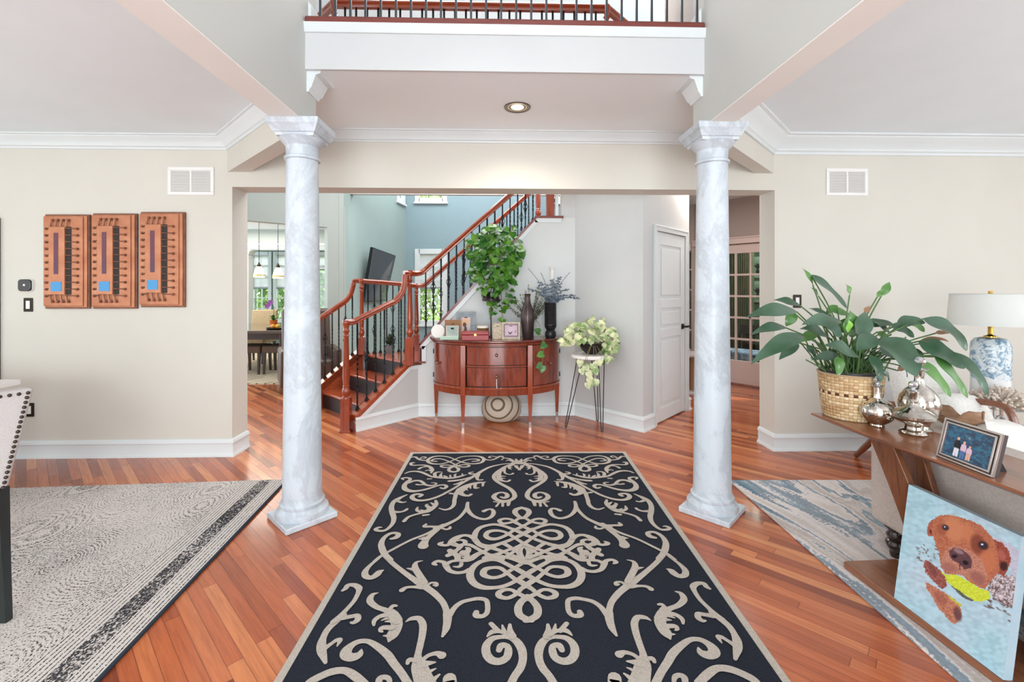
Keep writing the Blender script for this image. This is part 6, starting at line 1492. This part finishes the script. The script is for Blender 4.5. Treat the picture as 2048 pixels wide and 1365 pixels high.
pl=thing('peace_lily','large peace lily with long arching dark green leaves growing in the woven basket','plant',(BX,BY,TZ+.02))
MB().lathe([(0,0),(.10,0),(.128,bh-.02),(.136,bh-.018),(.136,bh-.006),(.124,bh-.006),(.12,bh-.05),(0,bh-.05)],n=40).build('nursery_pot','liner',pl)
def lilymat(nm,c1,c2,r=.35):
    return noisy(nm,c1,c2,5,r,lo=.35,hi=.65,coat=.15)
M['lily']=lilymat('peace_lily_leaf',C(40,74,46),C(80,108,88)); M['lilyg']=lilymat('peace_lily_green',C(62,112,48),C(96,142,66)); M['lilyb']=lilymat('peace_lily_new',C(112,176,56),C(140,196,80)); M['dead']=noisy('withered_leaf',C(166,128,98),C(132,98,72),10,.8)
M['stalk']=noisy('leaf_stalk',C(84,120,62),C(60,92,48),8,.5)
PLO=Vector(pl.location); cs=.2773; ks=.000716
def LP(x,y,dY): return D(1480+x*cs,520+y*cs,BY+dY)-PLO
LILY=[ # base x,y, tip x,y, width px, depth base, depth tip, material, arch
((512,110),(772,350),95,.0,-.05,0,.06),((525,180),(445,58),48,.0,.0,1,.1),((565,260),(508,198),46,.1,.1,0,.1),((790,255),(762,174),62,.05,.05,1,.1),((1022,255),(1080,160),60,.1,.1,1,.1),((990,268),(1030,215),40,.1,.1,1,.1),
((410,375),(42,418),120,-.05,-.12,0,.16),((435,330),(238,292),80,.05,.05,0,.1),((335,492),(72,545),85,.0,-.05,0,.22),((450,545),(78,755),120,-.08,-.2,0,.2),((410,595),(283,722),84,.05,.0,0,.16),((392,385),(332,480),80,.1,.1,1,.1),
((720,440),(445,470),120,-.1,-.15,0,.1),((640,400),(488,350),50,.1,.15,0,.1),((800,400),(615,372),80,.12,.12,1,.12),((810,560),(790,365),150,.05,.05,1,.05),((860,560),(905,375),120,.0,.05,0,.1),((778,525),(778,430),72,-.2,-.22,2,.05),
((1040,560),(1275,840),225,-.12,-.28,0,.1),((1130,470),(1335,455),110,.05,.0,0,.3),((1320,425),(1635,655),170,.0,-.1,0,.22),((1290,590),(1620,785),170,.0,-.1,0,.08),((1400,690),(1640,995),110,-.05,-.12,1,.06),((1290,730),(1518,988),110,-.08,-.15,1,.08),((1550,670),(1790,985),90,.0,-.1,0,.16),
((1090,470),(1255,560),110,.05,.0,0,.1),((850,700),(600,620),130,-.18,-.22,0,.12),((720,690),(515,725),80,-.05,-.1,0,.12),((705,700),(708,835),80,-.12,-.14,1,.1),((940,690),(1015,880),100,-.16,-.2,0,.12),((1045,800),(1072,878),36,-.1,-.1,0,.1),((1000,640),(1180,745),130,-.02,-.05,0,.1),
((480,620),(545,705),66,.0,.0,0,.1),((640,560),(430,500),110,.0,-.05,0,.15),((960,550),(845,660),120,-.12,-.16,0,.1),((1090,540),(950,445),90,.1,.1,0,.1),((870,540),(1010,605),100,-.05,-.08,0,.1),((560,520),(420,600),80,.06,.04,1,.1),((900,470),(1110,470),90,.12,.12,0,.15),((720,520),(860,420),120,.1,.1,1,.1),((640,470),(720,560),100,.0,-.05,0,.1),((830,640),(960,560),110,-.02,-.06,1,.1),((1150,640),(1330,700),120,.05,.02,0,.1),((1340,600),(1500,720),110,.05,.0,0,.1),((1210,440),(1330,520),90,.1,.05,1,.1),
((560,400),(700,460),100,.12,.1,0,.12),((990,520),(1080,600),80,.08,.05,1,.1),((1300,585),(1505,590),44,.0,.0,3,.2),((1410,530),(1512,528),40,.0,.0,3,.1),((900,380),(935,335),40,.05,.05,3,.1),((1140,800),(1200,760),40,0,0,3,.1),((700,330),(620,390),60,.1,.12,1,.1),((640,640),(700,760),70,.02,0,0,.1),((1410,700),(1490,760),60,.02,0,2,.1),((1180,770),(1205,850),26,0,0,0,.1)]
fol=[MB(),MB(),MB(),MB()]; stk=MB(); rnd=random.Random(6)
for (bx0,by0),(tx,ty),wd,db,dt,mi,ar in LILY:
    b0=LP(bx0,by0,db); t0=LP(tx,ty,dt); wm=wd*ks*.98
    leafmesh(fol[mi],tuple(b0),tuple(t0),wm,up=(rnd.uniform(-.2,.2),-.75,.8),arch=ar*.6,fold=.22,n=14,belly=.40,wave=.07)
    p0=Vector((rnd.uniform(-.06,.06),rnd.uniform(-.05,.05),bh-.06)); mid=(p0+b0)*.5+Vector((0,0,.05))
    stk.tube(cr([list(p0),list(mid),list(b0)],6),[.0045]*13 if False else .0036,6)
for k in range(46):
    p0=Vector((rnd.uniform(-.09,.09),rnd.uniform(-.09,.09),bh-.06)); e=p0+Vector((p0.x*1.2+rnd.uniform(-.05,.05),rnd.uniform(-.05,.05),rnd.uniform(.1,.24)))
    stk.tube([tuple(p0),tuple((p0+e)/2+Vector((0,0,.01))),tuple(e)],.0035,5)
stk.build('stalks','stalk',pl)
for f_,mn,nm in zip(fol,('lily','lilyg','lilyb','dead'),('leaves','leaves','new_leaves','withered_leaves')): f_.build(nm,mn,pl,smooth=60)
# ------------------------------------------------ mercury glass bottles
def merc():
    m=mat('mercury_glass',C(206,202,194),.1,1.0); n=N(m); f=n.noise(n.coord(),16,6,.7); n.l(n.ramp(f,[(.35,C(168,158,146)),(.55,C(222,218,210)),(.7,C(196,190,180))]),n.b.inputs['Base Color'])
    n.l(n.ramp(n.noise(n.coord(),40,5,.7),[(.4,(.04,.04,.04,1)),(.7,(.35,.35,.35,1))]),n.b.inputs['Roughness']); n.bump(n.noise(n.coord(),30,3),.12,.003); return m
M['merc']=merc(); M['crystal']=mat('crystal_stopper',C(210,212,214),.05,.85)
def bottle(px,py,Ybase,prof,sc,label,stop):
    q=F(px,py,TZ) if Ybase is None else Vector((D(px,py,Ybase).x,Ybase,TZ)); t=thing('mercury_glass_bottle',label,'bottle',(q.x,q.y,TZ+.001))
    MB().lathe([(r*sc,z*sc) for r,z in prof],n=48).build('bottle_body','merc',t)
    zt=prof[-2][1]*sc
    b=MB(); b.lathe([(.004,zt-.02),(.012,zt-.01),(.030*stop,zt),(.032*stop,zt+.004),(.012,zt+.008),(.008,zt+.013)],n=24)
    b.sph((0,0,zt+.013+.019*stop),.021*stop,8); b.build('stopper','crystal',t,smooth=20)
bottle(1755,853,None,[(0,0),(.028,0),(.032,.004),(.030,.012),(.055,.03),(.075,.055),(.08,.075),(.076,.10),(.06,.125),(.035,.14),(.02,.15),(.017,.165),(.018,.205),(.024,.212),(.015,.213)],.92,'squat round mercury glass bottle in front of the woven basket',.9)
bottle(1838,862,None,[(0,0),(.05,0),(.055,.01),(.04,.02),(.06,.05),(.082,.10),(.086,.135),(.078,.175),(.055,.21),(.03,.23),(.021,.245),(.019,.27),(.023,.30),(.030,.31),(.018,.311)],.93,'tall round mercury glass bottle with a faceted stopper behind the others',1.2)
bottle(1826,868,None,[(0,0),(.052,0),(.056,.006),(.05,.016),(.034,.024),(.030,.036),(.034,.046),(.07,.062),(.09,.082),(.091,.094),(.07,.112),(.04,.126),(.024,.14),(.02,.15),(.024,.16),(.018,.168),(.022,.20),(.026,.206),(.016,.207)],.95,'footed mercury glass bottle with a wide flat belly, nearest the photo frame',.85)
# leaf dish
M['driftw']=noisy('carved_wood_leaf',C(178,138,108),C(138,104,82),14,.6,stretch=(1,1,4))
t=thing('leaf_dish','carved brown wooden leaf dish behind the family photo frame','dish',(F(1912,858,TZ).x+.02,F(1912,858,TZ).y+.03,TZ+.001))
b=MB(); vs=[];fs=[]; n1=18
for i in range(n1+1):
    f=i/n1; x=-.02-.0+0; yy=.13-f*.26; w=.062*math.sin(PI*f)**.7+.004; zc=.06*abs(2*f-1)**2
    for j in range(9):
        g=j/8*2-1; vs.append((g*w,yy,zc+.05*g*g*(1-.2*math.sin(f*20))+.002*math.sin(f*30)+.006))
for i in range(n1):
    for j in range(8): k=i*9+j; fs.append((k,k+1,k+10,k+9))
b.add(vs,fs); o=b.build('bowl','driftw',t,smooth=60); sm=o.modifiers.new('solid','SOLIDIFY'); sm.thickness=.006; sm.offset=1
# family photo frame standing near the front edge
pBL=F(1873,912,TZ); pBR=F(1986,957,TZ); wv2=(pBR-pBL); fw_=wv2.length; wv2.normalize(); on2=Vector((wv2.y,-wv2.x,0)); on2=on2 if on2.x<0 else -on2
pf=thing('family_photo_frame','silver edged photo frame with a photo of three people at night on the walnut table','photo frame',tuple(pBL+Vector((0,0,.001))))
hfr=.158; up2=(Vector((0,0,1))-on2*.24).normalized(); fn2=wv2.cross(up2); fn2=fn2 if fn2.dot(on2)>0 else -fn2
M['frsilver']=mat('frame_silver',C(176,164,158),.28,.85); M['frdark']=mat('frame_side',C(70,62,60),.5)
def PF(b,x0,y0,x1,y1,d0,d1): b.frame((0,0,0),wv2,up2,fn2,[(x0,y0),(x1,y0),(x1,y1),(x0,y1)],d0,d1)
for k,(i0,i1,d) in enumerate(((0,.007,.004),(.007,.012,.0),(.012,.019,.006))):
    b=MB()
    PF(b,i0,i0,i1,hfr-i0,-.006,d); PF(b,fw_-i1,i0,fw_-i0,hfr-i0,-.006,d); PF(b,i1,i0,fw_-i1,i1,-.006,d); PF(b,i1,hfr-i1,fw_-i1,hfr-i0,-.006,d)
    b.build('frame_moulding','frsilver' if k!=1 else 'frdark',pf,bevel=.001)
b=MB(); PF(b,0.001,.001,fw_-.001,hfr-.001,-.02,-.006); b.build('frame_back','frdark',pf)
b=MB(); b.frame(wv2*(fw_*.72)-fn2*.02,Vector((-on2.x,-on2.y,0)),Vector((0,0,1)),wv2,[(.035,-.003),(.09,-.003),(.09,.004),(.045,.085)],0,.004); b.build('easel','black',pf)
def nightsea():
    m=mat('night_sea_photo',C(24,50,82),.25); n=N(m); f=n.noise(n.coord((1,2.2,5)),16,6,.65,1.0); s=n.n('ShaderNodeTexCoord'); 
    n.l(n.ramp(f,[(.3,C(14,22,44)),(.48,C(24,62,96)),(.58,C(30,110,140)),(.66,C(20,52,84)),(.72,C(150,190,200)),(.75,C(20,40,70))]),n.b.inputs['Base Color']); return m
M['night']=nightsea()
b=MB(); PF(b,.019,.019,fw_-.019,hfr-.019,-.006,-.001); b.build('photo','night',pf,smooth=0)
def fig(x,h,top,bot,skin,wd):
    fr=lambda P,c,nm: MB().frame(wv2*x+up2*.024-fn2*.0,wv2,up2,fn2,P,-.001,.0004).build(nm,c,pf,smooth=0)
    fr([(-wd*.45,0),(-wd*.08,0),(0,h*.3),(wd*.08,0),(wd*.45,0),(wd*.42,h*.45),(-wd*.42,h*.45)],bot,'figure_trousers')
    fr([(-wd*.5,h*.42),(wd*.5,h*.42),(wd*.58,h*.6),(wd*.42,h*.8),(wd*.12,h*.84),(-wd*.12,h*.84),(-wd*.42,h*.8),(-wd*.58,h*.6)],top,'figure_top')
    fr([(.11*h*math.cos(k*PI/6)*.6,h*.92+.11*h*.75*math.sin(k*PI/6)) for k in range(12)],skin,'figure_head')
kx=fw_/.2
M['fskin']=mat('photo_skin',C(224,172,150),.5); M['fblk']=mat('photo_black',C(22,24,30),.5); M['fwht']=mat('photo_white',C(226,222,228),.5); M['fpink']=mat('photo_pink',C(222,186,204),.5); M['fjean']=mat('photo_jeans',C(84,110,160),.5)
fig(.064*kx,.075,'fblk','fwht','fskin',.020); fig(.087*kx,.066,'fpink','fjean','fskin',.018); fig(.108*kx,.056,'fpink','fskin','fskin',.018)
# ------------------------------------------------ sofa
sf=F(1783,1092,0.013); SX=1.0
sf_x=sf.x-.05; 
sfa=F(1741,1010,.3)
t=thing('sofa','linen sofa with its back to the walnut table and dark turned feet','sofa',(0,0,.013)); 
s0x=2.03; s0y=2.45
MB().box(s0x,.2,.16,s0x+.2,s0y,.73).build('back','sofa',t,bevel=.03,seg=4)
MB().box(s0x+.18,.2,.16,s0x+.95,s0y-.0,.40).build('seat_base','sofa',t,bevel=.02,seg=3)
MB().box(s0x+.18,s0y-.2,.16,s0x+.95,s0y,.62).build('armrest','sofa',t,bevel=.04,seg=4)
MB().box(s0x+.2,.3,.40,s0x+.9,s0y-.22,.53).build('seat_cushion','cushion',t,bevel=.05,seg=4)
M['ebony']=mat('turned_ebony',C(48,34,28),.25,coat=.5)
for x,y in ((s0x+.07,s0y-.10),(s0x+.85,s0y-.10),(s0x+.07,.4)):
    MB().lathe([(.0,0),(.028,0),(.032,.02),(.03,.03),(.044,.05),(.05,.07),(.044,.085),(.034,.09),(.044,.105),(.046,.115),(.036,.13),(.036,.14),(.055,.155),(.055,.165)],(x,y,0),24).build('foot','ebony',t)
def pillow(label,c,w,h,d,rot,m='cushion',cat='pillow',group=None):
    b=MB(); n=14; vs=[];fs=[]
    for s_ in (1,-1):
        o_=len(vs)
        for i in range(n+1):
            for j in range(n+1):
                u=i/n*2-1; v=j/n*2-1; k=(max(0,(1-u**4))*max(0,(1-v**4)))**.5; p=1-.06*(1-k)
                vs.append((u*w/2*(1-.05*v*v),s_*d/2*k,v*h/2*(1-.05*u*u)))
        for i in range(n):
            for j in range(n): a=o_+i*(n+1)+j; q=(a,a+1,a+n+2,a+n+1); fs.append(q if s_>0 else q[::-1])
    o=b.add(vs,fs).build('throw_pillow',m,smooth=80); o.location=c; o.rotation_euler=rot; return tag(o,label,cat,group)
pp1=D(1937,840,2.02); pillow('white linen pillow propped against the sofa back behind the leaf dish',tuple(D(1935,866,2.42)),.42,.42,.16,(-.3,.1,.35))
pillow('white linen pillow lying lower at the right edge of the photo on the sofa',tuple(D(2018,915,2.05)),.40,.34,.16,(-.25,.15,.5))
# throw blanket / tray on sofa arm
# ------------------------------------------------ armchair with bent wood arms
M['teak']=wood('bent_teak',C(142,88,62),C(110,64,42),0,4,.35,.2,6)
ac=thing('lounge_chair','lounge chair with bent brown wooden arms and grey white cushions by the right wall','armchair',(2.95,3.2,.013)); AO=Vector(ac.location)
def arm(pts,r=.021):
    P=[D(x,y,Yd)-AO for x,y,Yd in pts]; b=MB(); Pc=cr([list(p) for p in P],6)
    b.tube(Pc,r,10); return b
arm([(1884,798,2.62),(1930,801,2.50),(1975,806,2.40),(2004,812,2.34),(2020,826,2.30),(2030,850,2.28),(2036,880,2.27)],.017).build('armrest','teak',ac)
arm([(1765,806,3.35),(1800,810,3.22),(1850,812,3.08),(1880,815,3.0),(1897,824,2.96),(1905,845,2.94)],.02).build('armrest','teak',ac)
b=MB(); a=F(1712,912,.013)-AO; P1=D(1742,884,3.55)-AO; b.tube([tuple(a),tuple((a+P1)/2),tuple(P1+(P1-a)*.9)],[.018,.024,.026],8); b.build('leg','teak',ac)
for px,py,Yd,zt_ in ((2036,880,2.27,None),(1905,845,2.94,None)):
    p=D(px,py,Yd)-AO; b=MB(); b.tube([tuple(p),(p.x+.03,p.y-.02,0)],[.019,.013],8); b.build('leg','teak',ac)
M['chairc']=fabric('grey_white_cushion',C(214,212,212),C(200,198,198))
c0=D(1790,775,3.55)-AO
b=MB(); q1=D(1745,800,3.7)-AO; q2=D(1850,800,3.7)-AO
b.frame((q1.x,q1.y,0),(q2.x-q1.x,q2.y-q1.y-.0,0),(0,.22,1),(.1,1,-.2),[(0,.36),(1.0,.36),(1.0,.86),(0,.86)],0,.13); b.build('back_cushion','chairc',ac,bevel=.04,seg=4)
b=MB(); b.box(q1.x-.02,q1.y-.62,.30,q2.x+.25,q1.y-.02,.44); b.build('seat_cushion','chairc',ac,bevel=.04,seg=4)
MB().box(q1.x-.0,q1.y-.6,.25,q2.x+.22,q1.y-.0,.30).build('seat_frame','teak',ac)
o=pillow('off white cushion leaning in the lounge chair with wooden arms behind the bottles',tuple(D(1850,778,3.2)),.42,.42,.14,(-.35,0,-.25))
# ------------------------------------------------ side table, lamp, coral
ly=3.05; lq=D(1981,795,ly); sz_=lq.z-.02
stb=thing('side_table','round glass and chrome side table beside the lounge chair','side table',(lq.x+.05,ly,.013)); 
b=MB(); b.lathe([(.0,sz_-.012),(.30,sz_-.012),(.30,sz_),(0,sz_)],n=48).build('tabletop','chrome',stb)
b=MB(); pts=[(.29*math.cos(k*PI/24),.29*math.sin(k*PI/24),sz_-.02) for k in range(49)]; b.tube(pts,.009,8,False).build('rim','chrome',stb)
for k in range(4):
    a=PI/4+k*PI/2; b=MB(); b.tube([(.27*math.cos(a),.27*math.sin(a),sz_-.02),(.27*math.cos(a),.27*math.sin(a),.0)],.009,8).build('leg','chrome',stb)
b=MB(); pts=[(-.22+.03*math.cos(k*PI/12),-.21,sz_-.09+.03*math.sin(k*PI/12)) for k in range(25)]; b.tube(pts,.005,6,False).build('ring_handle','chrome',stb)
def lampbase():
    m=mat('blue_drip_ceramic',C(232,232,232),.35,coat=.3); n=N(m); s=n.n('ShaderNodeSeparateXYZ'); n.l(n.coord(),s.inputs[0])
    z=s.outputs[2]; f=n.noise(n.coord((1,1,.5)),34,5,.75); lo=n.math('GREATER_THAN',n.math('ADD',z,n.math('MULTIPLY',n.math('SUBTRACT',f,.5),.16)),.155)
    g=n.noise(n.coord((1,1,1)),24,5,.75,1.0); blue=n.ramp(g,[(.36,C(84,120,148)),(.46,C(140,168,188)),(.52,C(216,222,224))])
    n.l(n.mix(lo,C(228,228,228),blue),n.b.inputs['Base Color']); n.bump(g,.3,.004); return m
M['lampb']=lampbase()
la=thing('table_lamp','table lamp with a blue speckled white ceramic base and wide white drum shade','lamp',(lq.x,ly,lq.z-.019))
zb_=la.location.z; zs0=D(1981,650,ly).z-zb_; zs1=D(1981,588,ly).z-zb_; ztop=D(1981,676,ly).z-zb_
MB().lathe([(0,0),(.10,0),(.104,.01),(.101,.12),(.104,ztop-.06),(.098,ztop-.03),(.08,ztop-.005),(.04,ztop+.005),(0,ztop+.005)],n=48).build('base','lampb',la)
MB().lathe([(.036,ztop),(.036,ztop+.012),(.018,ztop+.018),(.014,ztop+.03),(.014,zs0+.06),(.005,zs0+.07),(.005,zs1+.0),(.014,zs1+.004),(.012,zs1+.018),(0,zs1+.02)],n=20).build('neck','brass',la)
b=MB(); R0,R1=.222,.208; b.lathe([(R0,zs0),(R1,zs1),(R1-.003,zs1),(R0-.003,zs0)],n=64).lathe([(.0,zs1-.004),(R1,zs1-.004),(R1,zs1),(0,zs1)],n=48); b.build('lamp_shade','shadew',la)
l=bpy.data.lights.new('lamp_bulb','POINT'); l.energy=1.2; l.color=(1,.9,.78); l.shadow_soft_size=.05; o=bpy.data.objects.new('lamp_bulb',l); o.location=(lq.x,ly,zb_+zs0+.08); COL.objects.link(o)
M['coral']=noisy('white_coral',C(226,214,202),C(198,180,164),30,.8)
cq=D(2004,792,2.84); t=thing('coral_sculpture','branching white coral piece on the glass side table in front of the lamp','ornament',(cq.x,2.86,lq.z-.019)); b=MB(); rnd=random.Random(9)
for k in range(210):
    a=rnd.uniform(0,2*PI); e_=math.asin(rnd.uniform(.02,1)); R=rnd.uniform(.115,.15); d=Vector((math.cos(a)*math.cos(e_)*1.15,math.sin(a)*math.cos(e_),math.sin(e_)*.95)); p=d*R
    b.tube([tuple(d*.03),tuple(p*.75+Vector((rnd.uniform(-.01,.01),rnd.uniform(-.01,.01),0))),tuple(p)],[.008,.006,.008],6).sph(tuple(p),.0085,6)
b.lathe([(0,0),(.09,0),(.07,.04),(0,.06)],n=16); b.build('branches','coral',t)
# ================================================================ LEFT FOREGROUND: nailhead chair and dining table
M['nail']=mat('nailhead_bronze',C(84,72,64),.35,.9); M['legblk']=mat('black_green_leg',C(34,42,42),.35)
R=D(69,770,2.0); ch=thing('nailhead_chair','grey linen dining chair with bronze nailheads along its back at the left edge','chair',(-2.34,1.90,.014)); CO=Vector(ch.location)
# outer back face: plane through right edge line (top R, lower Q) and left-going direction
Rt=D(70,775,2.02)-CO; Rl=D(18,975,1.93)-CO; lf=Vector((-.5,-.86,0)).normalized()
nb=lf.cross(Rt-Rl).normalized(); nb=nb if nb.dot(Vector((1,-1,0)))>0 else -nb
wb2=.50
def bp(s,h,d=0): return Rl+(Rt-Rl)*h+lf*(wb2*s)+nb*d
b=MB(); th=-.09
vs=[bp(0,0),bp(1,0),bp(1,1),bp(0,1),bp(.0,0,th),bp(1,0,th),bp(1,1,th),bp(0,1,th)]
b.add(vs,[(0,1,2,3),(7,6,5,4),(0,4,5,1),(1,5,6,2),(2,6,7,3),(3,7,4,0)]); b.build('backrest','linen',ch,bevel=.016,seg=4)
b=MB(); N1_=20
for k in range(N1_): p=bp(.035,.01+.94*k/(N1_-1),.001); b.sph(tuple(p),.0075,6)
for k in range(1,18): p=bp(.035+.93*k/17,.95,.001); b.sph(tuple(p),.0075,6)
for k in range(N1_): p=bp(.965,.01+.94*k/(N1_-1),.001); b.sph(tuple(p),.0075,6)
b.build('nailheads','nail',ch)
Rb=F(12,1243,.014)-CO
for s_ in (0,1):
    top=bp(.04+.90*s_,0,-.035); bot=Rb+lf*(wb2*.92*s_); bot.z=0; b=MB(); b.tube([tuple(top),tuple(top*.5+bot*.5+nb*-.01),tuple(bot)],[.03,.026,.02],4); b.build('leg','legblk',ch,smooth=20)
fw2=-Vector((nb.x,nb.y,0)).normalized()
b=MB(); c=[bp(0,.02,-.07),bp(1,.02,-.07)]; P=[c[0],c[1],c[1]+fw2*.45,c[0]+fw2*.45]; b.prism([(p.x,p.y) for p in P],bp(0,0).z-.10,bp(0,0).z+.02); b.build('seat','linen',ch,bevel=.025,seg=3)
for s_ in (0,1):
    p=c[s_]+fw2*.40; b=MB(); b.tube([(p.x,p.y,bp(0,0).z-.1),(p.x,p.y,0)],[.026,.018],4); b.build('leg','legblk',ch,smooth=20)
q=D(42,759,3.3); tt=thing('dining_table','white topped dining table corner behind the nailhead chair','table',(q.x-.5,3.0,.014))
zt2=q.z-.014
MB().box(-1.5,-1.0,zt2-.04,.5,.3,zt2).build('tabletop','white',tt,bevel=.006)
MB().box(-1.4,-.9,zt2-.12,.42,.22,zt2-.04).build('apron','espresso',tt)
for x,y in ((-1.3,.12),(.28,.12),(-1.3,-.9)): MB().box(x,y,0,x+.08,y+.08,zt2-.12).build('leg','espresso',tt)
